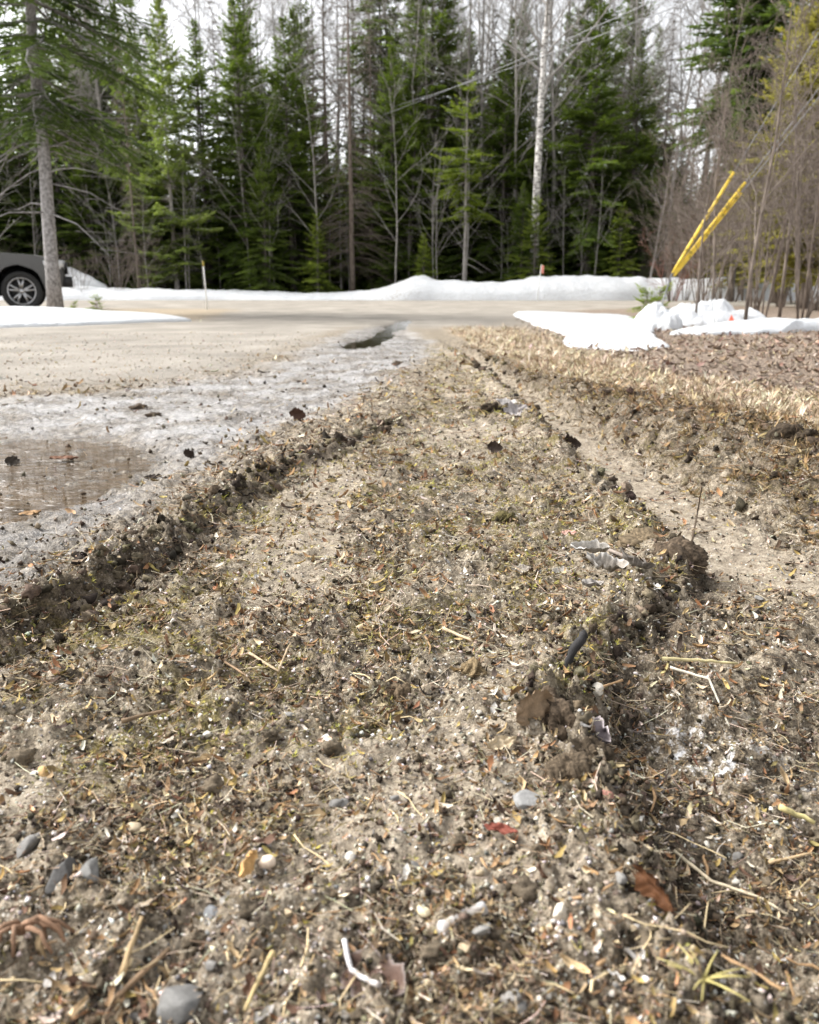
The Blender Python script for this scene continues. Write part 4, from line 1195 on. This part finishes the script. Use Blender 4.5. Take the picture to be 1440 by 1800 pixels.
scatter('soil_crumbs', crumb_t, 30000, .30, 6.5, .0021, PAL['crumb'], dryrut, M['clod'], 'loose dark soil crumbs over the muddy verge', 201)
scatter('gravel', peb_t, 26000, .30, 5.0, .0016, PAL['pebble'], dry, M['stone'], 'fine pale and grey grit spread through the mud', 202)
scatter('leaf_litter', leaf_t, 19000, .30, 5.5, .0041, PAL['litter'], dryrut, M['chip'], 'shredded brown leaf and bark scraps on the mud', 203, tilt=.5, gain=.62)
scatter('twig_litter', stick_t, 18000, .30, 5.0, .0050, PAL['litter'], dryrut, M['chip'], 'short broken twigs and wood shreds on the mud', 204, tilt=.25, gain=.62)
scatter('straw_litter', thin_t, 16000, .30, 5.5, .0090, PAL['straw'], dryrut, M['chip'], 'fine pale straw and dead needles on the mud', 205, tilt=.2, gain=.62)
scatter('moss', tuft_t, 26000, .32, 6.0, .0044, PAL['moss'], mossy, M['chip'], 'yellow green moss and thatch on the pressed strip', 206, tilt=.4, lift=.0, gain=.62)
def edgem(x, y, A, B):
    a = x - XL(y); b = x - XR(y)
    e = np.exp(-((a - .005) / .045) ** 2) * (y < 2.6) + np.exp(-((b - .01) / .03) ** 2) * (y < 6) * np.where(y < 1.3, .7, .4)
    k = np.clip((x - XB(y)) / np.maximum(XC(y) - XB(y), .02), 0, 1)
    return np.clip(e + .22 * 4 * k * (1 - k) * (y > 1.2) * (y < 6), 0, 1) * (y > .25)
edge_t = [lump(ICO2, rg, 1.1, .7) for _ in range(12)]
scatter('soil_clods', edge_t, 4200, .30, 6, .0034, PAL['crumb'] * .9, edgem, M['clod'], 'broken dark soil crumbling along the track edges', 212, gain=.75, lift=.1)
def lawnm(x, y, A, B): return A[:, 2] ** 2 * (y > 1)
def leafm(x, y, A, B): return A[:, 3] * (y < 14)
scatter('dead_grass', grass_t, 30000, 1.4, 14, .0130, PAL['straw'], lawnm, M['chip'], 'matted dead straw grass on the bank and verge', 207, tilt=.5, lift=0, gain=.55)
scatter('fallen_leaves', leaf_t, 12000, 2.0, 14, .0100, PAL['leaf'], leafm, M['chip'], 'fallen brown leaves matted in the ditch', 208, tilt=.4, gain=.3)
def bermf(x, y, A, B):
    k = (x - XB(y)) / np.maximum(XC(y) - XB(y), .02)
    return np.clip(k * 2, 0, 1) * (k < 1.1) * (y > 1.2) * (y < 6.5)
scatter('dead_grass', grass_t, 18000, 1.2, 6.5, .013, np.array([(.25, .17, .08), (.17, .11, .055), (.33, .235, .12), (.10, .068, .038)]), bermf, M['chip'], 'torn brown turf on the face of the right bank', 209, tilt=.6, lift=0, gain=.4)
def wetm(x, y, A, B): return A[:, 0] * (y > .9) * (y < 7)
scatter('mud_crumbs', crumb_t, 900, .9, 7, .0026, PAL['crumb'], wetm, M['clod'], 'dark wet mud crumbs along the puddle edge', 210, gain=.5)
def roadm(x, y, A, B): return B[:, 0] * (y > 2.5) * (y < 14)
scatter('road_gravel', peb_t, 3500, 2.6, 9, .0026, PAL['pebble'][[0, 1, 5, 6]] * .8, roadm, M['stone'], 'loose grit on the gravel drive', 211, gain=.4)

# ------------------------------------------------------------------ single pieces one could pick up
def gpt(u, v, it=3):
    """ground point under photo pixel (u, v)"""
    z = 0.0
    for _ in range(it):
        dx = (u - 720) / FPX; dy = (v - 900) / FPX
        d = (dx, math.cos(PITCH) - dy * math.sin(PITCH), -math.sin(PITCH) - dy * math.cos(PITCH))
        t = (z - CAM_H) / d[2]; x, y = d[0] * t, d[1] * t
        z = .5 * z + .5 * Hz(x, y) if it > 1 else z
    return x, y, Hz(x, y), t

def piece(name, tpl, loc, size, rot, col, m, label, cat, group=None, smooth=False, data=None):
    v, f = tpl
    if data is None:
        o = mesh(name, v, f, m, tint=np.tile(np.array(col, float), (len(v), 1)), smooth=smooth)
    else:
        o = bpy.data.objects.new(name, data); C.objects.link(o)
    o.location = loc; o.rotation_euler = rot; o.scale = (size,) * 3 if not hasattr(size, '__len__') else size
    return tag(o, label, cat, group)

rs = np.random.default_rng(99)
# groups of alike pieces; meshes shared inside each group
CLS = [
    ('pebble', [rock(ICO3, rs, .65, 12, .42, .85) for _ in range(6)], 'stone', (.56, .52, .45), .0031, 60, 'small whitish pebble', 'pebble', 'whitish pebbles', True, .3),
    ('pebble', [rock(ICO3, rs, .5) for _ in range(6)], 'stone', (.19, .18, .165), .0052, 50, 'small dark grey stone chip', 'pebble', 'dark grey stone chips', False, .3),
    ('pebble', [rock(ICO3, rs, .65, 12, .42, .85) for _ in range(5)], 'stone', (.42, .33, .21), .0032, 40, 'small tan pebble', 'pebble', 'tan pebbles', True, .3),
    ('leaf_scrap', [leaf_tpl(rs, 6, .4) for _ in range(8)], 'chip', (.44, .32, .18), .0082, 90, 'torn tan leaf scrap', 'leaf', 'torn tan leaf scraps', True, .5),
    ('leaf_scrap', [leaf_tpl(rs, 6, .5) for _ in range(6)], 'chip', (.15, .085, .055), .0088, 55, 'dark brown leaf scrap', 'leaf', 'dark brown leaf scraps', True, .5),
    ('leaf_scrap', [leaf_tpl(rs, 6, .4) for _ in range(5)], 'chip', (.58, .55, .51), .0065, 45, 'bleached whitish leaf scrap', 'leaf', 'bleached leaf scraps', True, .4),
    ('twig', [stick_tpl(rs, 6, 5, .22, .05) for _ in range(8)], 'chip', (.33, .21, .11), .020, 70, 'short brown broken twig', 'twig', 'short brown twigs', True, .14),
    ('straw', [stick_tpl(rs, 6, 4, .22, .022) for _ in range(8)], 'chip', (.68, .54, .32), .026, 80, 'pale dry straw stem', 'straw', 'pale straw stems', True, .14),
    ('dirt_clod', [lump(ICO3, rs, .95, .6) for _ in range(7)], 'clod', (.12, .095, .066), .0056, 60, 'crumbly brown dirt clod', 'clod', 'crumbly dirt clods', True, .5),
]
for name, tp, mk, col, size, cnt, label, cat, group, smooth, tilt in CLS:
    datas = []
    for tplt in tp:
        me_o = mesh(name, tplt[0], tplt[1], M[mk], tint=np.tile(np.array(col) * rs.uniform(.8, 1.2), (len(tplt[0]), 1)), smooth=smooth)
        datas.append(me_o.data); bpy.data.objects.remove(me_o)
    done = 0
    while done < cnt:
        u = rs.uniform(-60, 1500); v = 1800 - 820 * rs.uniform() ** 1.3
        x, y, z, t = gpt(u, v, 1)
        _, A, B = terrain(np.array([x]), np.array([y]))
        if A[0, 0] > .5: continue
        if x < XL(y) - .0: zone = 'left of the mud ridge'
        elif x < XR(y) and y > 1.0: zone = 'on the far pressed strip'
        elif x < XR(y): zone = 'on the near pressed strip'
        elif y > 1.0: zone = 'in the right rut'
        else: zone = 'right of the broken ledge'
        zone += ', ' + ('left' if u < 480 else 'middle' if u < 960 else 'right') + ' third of photo'
        s = size * math.exp(rs.normal(0, .25)) * max(.85, (t / .8) ** .45)
        piece(name, tp[0], (x, y, z + s * (.10 if 'leaf' not in name else .05) * (1 if mk != 'chip' or 'leaf' in name else .12)), s, (rs.normal(0, tilt), rs.normal(0, tilt), rs.uniform(0, 6.28)), col, M[mk], label + ' ' + zone, cat, group + ' ' + zone, data=datas[rs.integers(len(datas))])
        done += 1

# pieces with a look or a place of their own
def stone(u, v, s, col, label, flat=.7, amp=.25, cat='pebble', name='pebble', smooth=True):
    x, y, z, t = gpt(u, v, 1)
    s *= .78; col = tuple(c * .82 + .02 for c in col)
    tp = rock(ico(4), rs, flat, 14 if amp > .3 else 9, .45 if amp > .3 else .62, .85)
    return piece(name, tp, (x, y, z + s * .12), s, (0, 0, rs.uniform(0, 6)), col, M['stone'], label, cat, smooth=smooth)
stone(75, 1360, .0085, (.58, .36, .14), 'orange tan pebble at the left below the dark hollow')
stone(635, 1108, .0085, (.62, .47, .28), 'round honey coloured pebble in the middle of the strip')
stone(664, 1172, .0085, (.70, .60, .45), 'pale flat pebble just below the honey coloured one', .5)
stone(575, 1302, .0075, (.80, .78, .75), 'bright white pebble left of the mud clump')
stone(110, 1202, .0075, (.78, .76, .70), 'white pebble high on the left of the strip')
stone(470, 1532, .0075, (.72, .58, .44), 'pale peach angular pebble near the bottom, left of the middle')
stone(235, 1458, .0075, (.50, .40, .26), 'rough tan pebble left of the sandy patch')
stone(375, 1622, .0072, (.15, .155, .16), 'blue grey pebble near the bottom left of the middle')
stone(110, 1555, .017, (.075, .070, .064), 'angular dark grey rock at the lower left', .7, .4, 'rock', 'rock', False)
stone(160, 1565, .017, (.12, .115, .105), 'flat slate grey rock beside the angular dark rock', .4, .4, 'rock', 'rock', False)
stone(55, 985, .012, (.60, .22, .07), 'orange pebble on the wet mud beyond the ridge')
stone(318, 1785, .017, (.14, .135, .125), 'grey angular rock cut by the bottom edge of the photo', .7, .4, 'rock', 'rock', False)
stone(928, 1432, .015, (.24, .235, .225), 'flat pale grey stone at the foot of the mud clump', .45, .3, 'rock', 'rock', False)
stone(1065, 1446, .0065, (.28, .11, .075), 'brick red pebble in the dark rut below the mud clump')
stone(745, 1625, .0062, (.74, .64, .42), 'cream pebble beside the frosted stick')
stone(1050, 1212, .011, (.68, .62, .52), 'pale pebble beside the leaning black twig')
stone(985, 1642, .008, (.70, .62, .50), 'cream pebble on the broken ledge near the bottom')

def stick(pts, r, col, label, name='twig', cat='twig', n=8, taper=.6, rough=.12, mtl='chip'):
    r = r * (.9 if col[0] < .05 else .72 if r > .006 else .58)
    P = np.array([tuple(p) for p in pts], float); c = P[0].copy()
    k = 6 * (len(P) - 1) + 1; s = np.linspace(0, len(P) - 1, k); i = np.minimum(s.astype(int), len(P) - 2); f = (s - i)[:, None]
    Q = P[i] * (1 - f) + P[i + 1] * f - c
    Q += rs.normal(0, r * rough * 1.2, Q.shape)
    mb = MB(); mb.tube(Q, np.linspace(r, r * taper, k) * rs.uniform(1 - rough, 1 + rough, k), n)
    vv = np.concatenate(mb.v)
    k2 = np.clip(.5 + 1.3 * gn(vv[:, 0] * 160 + vv[:, 2] * 110, vv[:, 1] * 160 - vv[:, 2] * 90, 4), 0, 1)[:, None]
    dk = np.array((.20, .15, .11)) if col[0] > .45 and col[0] - col[2] < .1 else np.array(col) * .5
    o = mb.build(name, M[mtl], tint=np.clip(np.array(col, float) * (1 - k2 * .75) + dk * k2 * .75, .01, .9))
    o.location = c
    return tag(o, label, cat)
def gp(u, v, dz=0.0):
    x, y, z, t = gpt(u, v, 1); return Vector((x, y, z + dz))
b0 = gp(988, 1200); b1 = Wp(1030, 1112, b0.y + .012)
stick([b0 - Vector((0, 0, .006)), b0.lerp(b1, .5) + Vector((-.002, 0, 0)), b1], .0042, (.035, .033, .033), 'charred black twig standing up at a slant from the strip', taper=1.35)
stick([gp(960, 1265, .012), gp(1010, 1232, .018), gp(1062, 1188, .020)], .0042, (.16, .13, .11), 'grey brown stick lying across the mud clump', taper=.8)
stick([gp(1052, 1312, .006), gp(1112, 1290, .010)], .0035, (.42, .28, .18), 'short tan stick poking right out of the mud clump')
stick([gp(775, 1672, .006), gp(850, 1635, .008)], .0062, (.56, .55, .54), 'thick frosted white stick lying near the bottom', taper=.9)
stick([gp(605, 1680, .006), gp(618, 1718, .008), gp(640, 1752, .009), gp(668, 1790, .008)], .0028, (.62, .61, .61), 'frost covered twig running to the bottom edge', taper=.9)
stick([gp(480, 1690, .006), gp(430, 1795, .006)], .0030, (.62, .48, .24), 'long yellow straw near the bottom left of the middle', 'straw', 'straw')
stick([gp(215, 1745, .004), gp(255, 1670, .010)], .0036, (.46, .33, .18), 'tan stem slanting up at the lower left')
stick([gp(190, 1788, .004), gp(300, 1690, .008)], .0036, (.30, .20, .12), 'brown stem crossing the sandy patch at the lower left')
stick([gp(1165, 1142, .006), gp(1230, 1138, .012), gp(1300, 1136, .008)], .0042, (.66, .56, .30), 'bleached straw stem lying level on the right', 'straw', 'straw')
stick([gp(1180, 1150, .004), gp(1250, 1165, .010), gp(1290, 1200, .004)], .0030, (.70, .64, .52), 'pale straw stem crossing below the level straw on the right', 'straw', 'straw')
stick([gp(1195, 1405, .004), gp(1262, 1448, .010), gp(1345, 1478, .004), gp(1400, 1505, .004)], .0026, (.64, .54, .38), 'long thin bent straw in the right rut', 'straw', 'straw')
stick([gp(1365, 1416, .006), gp(1438, 1412, .006)], .0026, (.52, .38, .22), 'straight tan stem at the right edge', 'straw', 'straw')
stick([gp(1380, 1345, .006), gp(1445, 1352, .01)], .0052, (.66, .56, .26), 'yellow green grass stem at the right edge', 'straw', 'straw')
stick([gp(440, 1165, .004), gp(490, 1197, .006), gp(505, 1163, .014), gp(512, 1155, .018)], .0026, (.48, .36, .23), 'hooked tan rootlet on the left of the strip')
stick([gp(370, 1158, .004), gp(440, 1210, .004)], .0030, (.30, .20, .12), 'brown twig lying on the strip left of the hooked rootlet')
stick([gp(215, 1288, .006), gp(300, 1268, .008)], .0040, (.22, .15, .09), 'dark brown bark strip left of the strip centre')
stick([gp(780, 1115, .004), gp(832, 1136, .004)], .0042, (.55, .43, .28), 'flat tan wood splinter right of the honey coloured pebble')
stick([gp(1220, 910, .0), gp(1228, 880, .018), Wp(1234, 856, gp(1220, 910).y)], .0035, (.10, .07, .045), 'thin dark stub standing in the right rut')
stick([gp(1060, 968, .006), gp(1120, 1005, .012), gp(1165, 1050, .008)], .0058, (.30, .25, .21), 'grey stem of the crumpled bleached leaf')

def big_leaf(u, v, L, W, rot, col, label, curl=.3, fold=.25, lift=.004, name='dead_leaf', nx=26, ny=10, lobes=0, rag=.20, rim=None, two=None, yaw=0):
    """single leaf: blade with lobes, curl and ragged rim, solid on both faces"""
    x, y, z, t = gpt(u, v, 1)
    s = np.linspace(0, 1, nx); k = np.linspace(-1, 1, ny)
    wv = np.sin(PI * np.clip(s * .96 + .03, 0, 1)) ** .7
    if lobes: wv = wv * (.68 + .32 * np.abs(np.cos(s * PI * lobes)))
    S, K = np.meshgrid(s, k, indexing='ij')
    ragn = 1 + rag * 2.2 * gn(S * 11 + u, np.sign(K) * 3.3, 7) + rag * gn(S * 27 + v, np.sign(K) * 5.1, 9)
    X = (S - .5) * L + .0 * K; Y = K * wv[:, None] * W / 2 * ragn
    Z = curl * L * ((S - .5) ** 2 * 1.6) + fold * W * np.abs(K) ** 1.5 * wv[:, None] + (.05 + .25 * rag) * L * gn(S * 4 + u, K * 2 + v, 9) + .12 * rag * L * gn(S * 10 + u, K * 5 + v, 19)
    v_ = np.stack([X.ravel(), Y.ravel(), Z.ravel()], 1)
    v2 = v_ - np.array([0, 0, max(.0004, L * .006)])
    n = nx * ny; i = np.arange(nx - 1)[:, None] * ny; j = np.arange(ny - 1)[None]
    q = np.stack([i + j, i + ny + j, i + ny + j + 1, i + j + 1], -1).reshape(-1, 4)
    col = np.array(col, float); cc = np.tile(col, (n, 1)) * (1 + .25 * gn(S.ravel() * 6, K.ravel() * 4, 3))[:, None]
    if rim is not None:
        e = np.clip(np.maximum(np.abs(K), 2 * np.abs(S - .5)) * 1.0, 0, 1).ravel() ** 11
        cc = cc * (1 - e[:, None]) + np.array(rim) * e[:, None]
    if two is not None:
        mfold = (K.ravel() > .0)[:, None]; cc = np.where(mfold, np.array(two), cc)
    o = mesh(name, np.concatenate([v_, v2]), np.concatenate([q, q[:, ::-1] + n]), M['chip'], tint=np.clip(np.concatenate([cc, cc * .85]), .01, .95))
    o.location = (x, y, z + lift); o.rotation_euler = rot
    return tag(o, label, 'leaf')
R = math.radians
big_leaf(1065, 1018, .062, .036, (R(12), R(6), R(-15)), (.27, .24, .205), 'crumpled bleached grey leaf, the middle one of its heap', .7, .45, .012, lobes=2, rag=.28, rim=(.5, .48, .45))
big_leaf(1110, 1035, .055, .032, (R(-20), R(14), R(-40)), (.17, .15, .13), 'crumpled grey leaf drooping at the right of the bleached leaf heap', .6, .35, .012, lobes=2)
big_leaf(1035, 993, .058, .020, (R(25), R(0), R(-8)), (.38, .35, .31), 'long pale folded leaf at the back of the bleached leaf heap', .4, .7, .010, rag=.28, rim=(.55, .53, .5))
big_leaf(1040, 1045, .040, .022, (R(0), R(10), R(30)), (.34, .31, .28), 'small bleached leaf tip at the front of the leaf heap', .4, .3, .008)
big_leaf(1150, 1048, .030, .014, (R(30), R(-10), R(-60)), (.48, .46, .43), 'little white leaf flap right of the leaf heap', .4, .3, .006)
big_leaf(1042, 1262, .050, .026, (R(50), R(10), R(-50)), (.070, .058, .062), 'dull purple grey leaf with pale rim on the mud clump', .3, .1, .012, rim=(.7, .62, .62), rag=.2)
big_leaf(1148, 1612, .038, .014, (R(62), R(12), R(-62)), (.085, .034, .012), 'glossy reddish brown curled leaf on the broken ledge', .2, .6, .012)
big_leaf(655, 1730, .050, .034, (R(8), R(-6), R(-38)), (.085, .050, .036), 'reddish brown leaf with frosted rim at the bottom of the photo', .2, .15, .004, rim=(.24, .20, .18), rag=.12)
big_leaf(880, 1486, .026, .008, (R(15), 0, R(-20)), (.20, .06, .04), 'red leaf sliver below the mud clump', .2, .3, .005)
big_leaf(1000, 945, .026, .018, (R(12), 0, R(10)), (.60, .36, .29), 'pinkish dead leaf lying flat on the strip', .15, .1, .004, lobes=2)
big_leaf(432, 1542, .024, .011, (R(70), R(-10), R(75)), (.58, .36, .15), 'orange tan leaf scrap standing on edge on the sandy patch', .2, .5, .010)
big_leaf(522, 742, .055, .038, (R(70), R(15), R(20)), (.085, .045, .030), 'dark brown leaf standing on edge on the wet mud', .4, .4, .035)
big_leaf(328, 794, .040, .028, (R(55), R(20), R(60)), (.045, .030, .022), 'dark upright leaf at the near shore of the puddle', .5, .4, .012)
big_leaf(268, 830, .040, .018, (R(10), 0, R(30)), (.05, .036, .027), 'flat dark leaf on the mud between puddle and ridge', .3, .3, .006)
big_leaf(110, 780, .075, .035, (R(3), R(2), R(10)), (.17, .085, .05), 'reddish brown leaf floating in the wide puddle', .05, .05, .016)
big_leaf(48, 862, .045, .026, (R(3), 0, R(40)), (.40, .25, .13), 'tan leaf floating at the near end of the wide puddle', .05, .05, .006)
big_leaf(20, 785, .04, .03, (R(45), R(10), R(0)), (.05, .04, .03), 'dark curled leaf at the left edge of the puddle', .5, .3, .02)
big_leaf(905, 740, .080, .060, (R(35), R(-10), R(15)), (.33, .30, .29), 'grey crumpled leaf on the far end of the strip', .5, .3, .022, lobes=2)
big_leaf(890, 722, .075, .040, (R(18), R(5), R(-20)), (.42, .39, .37), 'pale grey leaf behind the crumpled leaf at the far strip', .4, .3, .02)
big_leaf(1000, 785, .060, .040, (R(60), R(10), R(10)), (.055, .038, .028), 'dark curled leaf at the lip of the right rut', .5, .4, .02)
big_leaf(870, 802, .040, .030, (R(65), R(5), R(-10)), (.06, .042, .032), 'small dark upright leaf in the far part of the strip', .4, .4, .016)
big_leaf(985, 1008, .030, .016, (R(15), 0, R(30)), (.46, .43, .38), 'pale leaf tip left of the bleached leaf heap', .3, .3, .005)
big_leaf(915, 1010, .030, .018, (R(20), R(0), R(10)), (.34, .30, .25), 'rounded grey leaf lying left of the leaf heap', .4, .2, .008)
big_leaf(880, 1330, .034, .013, (R(25), R(6), R(35)), (.56, .45, .30), 'tan wood chip left of the mud clump', .2, .2, .008)
big_leaf(935, 1300, .046, .036, (R(72), R(-8), R(35)), (.26, .18, .11), 'brown bark flake standing upright on the mud clump', .15, .2, .014)

# mud clump on the lip of the strip
def clump(u, v, s, label, n=1, col=(.085, .062, .042), flat=.75, amp=.55, seed=1, cat='clod'):
    x, y, z, t = gpt(u, v, 1)
    r2 = np.random.default_rng(seed)
    v_, f = ICO3[0] , ICO3[1]
    import bmesh
    bm = bmesh.new(); bmesh.ops.create_icosphere(bm, subdivisions=5, radius=1)
    v_ = np.array([p.co[:] for p in bm.verts]); f = np.array([[q.index for q in p.verts] for p in bm.faces]); bm.free()
    o1, o2 = r2.uniform(0, 50, 2)
    d = 1 + amp * (gn(v_[:, 0] * 1.6 + o1, v_[:, 1] * 1.6 + v_[:, 2] * 1.1, seed) + .55 * np.abs(gn(v_[:, 0] * 4 + o2, v_[:, 1] * 4 + v_[:, 2] * 3, seed + 1)) + .24 * np.abs(gn(v_[:, 0] * 9 + v_[:, 2] * 5, v_[:, 1] * 9 - v_[:, 2] * 6, seed + 2)) + .07 * gn(v_[:, 0] * 20 + v_[:, 2] * 9, v_[:, 1] * 20 - v_[:, 2] * 11, seed + 4))
    V = v_ * d[:, None] * np.array([1, .8, flat])
    c = np.array(col) * (1 + .8 * gn(v_[:, 0] * 12, v_[:, 1] * 12 + v_[:, 2] * 8, seed + 3))[:, None]
    return piece('dirt_clod', (V, f), (x, y, z + s * .15), s, (0, 0, r2.uniform(0, 6)), col, M['clod'], label, cat, smooth=True) if False else tag(_clump_obj(V, f, c, (x, y, z - s * .08), s, r2.uniform(0, 6)), label, cat)
def _clump_obj(V, f, c, loc, s, rz):
    o = mesh('dirt_clod', V, f, M['clod'], tint=np.clip(c, .008, .6)); o.location = loc; o.scale = (s,) * 3; o.rotation_euler = (0, 0, rz); return o
clump(985, 1300, .021, 'big crumbly mud clump on the lip of the strip', seed=3)
clump(1030, 1345, .017, 'crumbly mud lump hanging on the right of the big mud clump', seed=5, col=(.06, .045, .03))
clump(955, 1265, .016, 'crumbly mud lump behind the big mud clump', seed=7)
clump(1000, 1390, .016, 'brown mud lump below the big mud clump', seed=9, col=(.10, .075, .05))
clump(1190, 985, .044, 'dark undercut turf clod beside the bleached leaf heap', seed=11, flat=.5)
clump(1130, 965, .040, 'grassy turf clod behind the bleached leaf heap', seed=13, flat=.45, col=(.14, .105, .065))
clump(830, 1185, .013, 'fuzzy tan thatch clod in the middle of the strip', seed=15, col=(.17, .125, .07))
clump(700, 1215, .014, 'crumbly brown clod below the honey coloured pebble', seed=17, col=(.15, .11, .07))
clump(240, 700, .038, 'dark mud lump in the wet mud beyond the puddle', seed=19, flat=.35)
clump(270, 712, .024, 'smaller dark mud lump beside the lump beyond the puddle', seed=20, flat=.4)
clump(700, 640, .04, 'dark mud lump at the far end of the strip', seed=21, flat=.5)
clump(865, 725, .035, 'dark mud lump beside the grey leaves at the far strip', seed=23, flat=.7, col=(.05, .037, .025))
clump(890, 915, .022, 'dark mossy clod on the strip left of the leaf heap', seed=25, flat=.5, col=(.09, .075, .03))
clump(1390, 830, .05, 'dark root clod under the overhanging grass on the right', seed=27, flat=.6, col=(.05, .037, .025))
# root tuft at the lower left
rt = empty('root_tuft', tuple(gp(45, 1680, .006)), 'tuft of curled reddish brown roots at the lower left corner', 'roots')
for i in range(9):
    a = rs.uniform(-2.6, .4); l = rs.uniform(.016, .030)
    s = np.linspace(0, 1, 6)[:, None]
    p = np.array([math.cos(a), math.sin(a), 0]) * l * s + np.array([0, 0, 1]) * (.010 * np.sin(s * PI) - .004 * s) + rs.normal(0, .0012, (6, 3))
    mb = MB(); mb.tube(p, np.linspace(.0021, .0010, 6), 6); nv = mb.n
    mb.build('root', M['chip'], rt, tint=np.tile(np.array((.26, .155, .095)) * rs.uniform(.6, 1.3), (nv, 1)))
# grass sprig at the bottom right
gs = empty('grass_sprig', tuple(gp(1230, 1790, 0)), 'small yellow green grass sprig at the bottom right', 'grass')
for i in range(14):
    a = rs.uniform(0, 6.28); l = rs.uniform(.010, .024); e = rs.uniform(.6, 1.3)
    s = np.linspace(0, 1, 5)[:, None]; d = np.array([math.cos(a) * math.cos(e), math.sin(a) * math.cos(e), math.sin(e)])
    p = d * l * s + np.array([math.cos(a), math.sin(a), -.6]) * l * .35 * s ** 2
    mb = MB(); mb.tube(p, np.linspace(.0011, .0003, 5), 4); nv = mb.n
    mb.build('blade', M['chip'], gs, tint=np.tile(np.array((.42, .36, .14)) * rs.uniform(.7, 1.3), (nv, 1)))
print('backrow', n_back, 'objects', len(bpy.data.objects), 'tris', sum(len(m.loops) - 2 * len(m.polygons) for m in bpy.data.meshes))
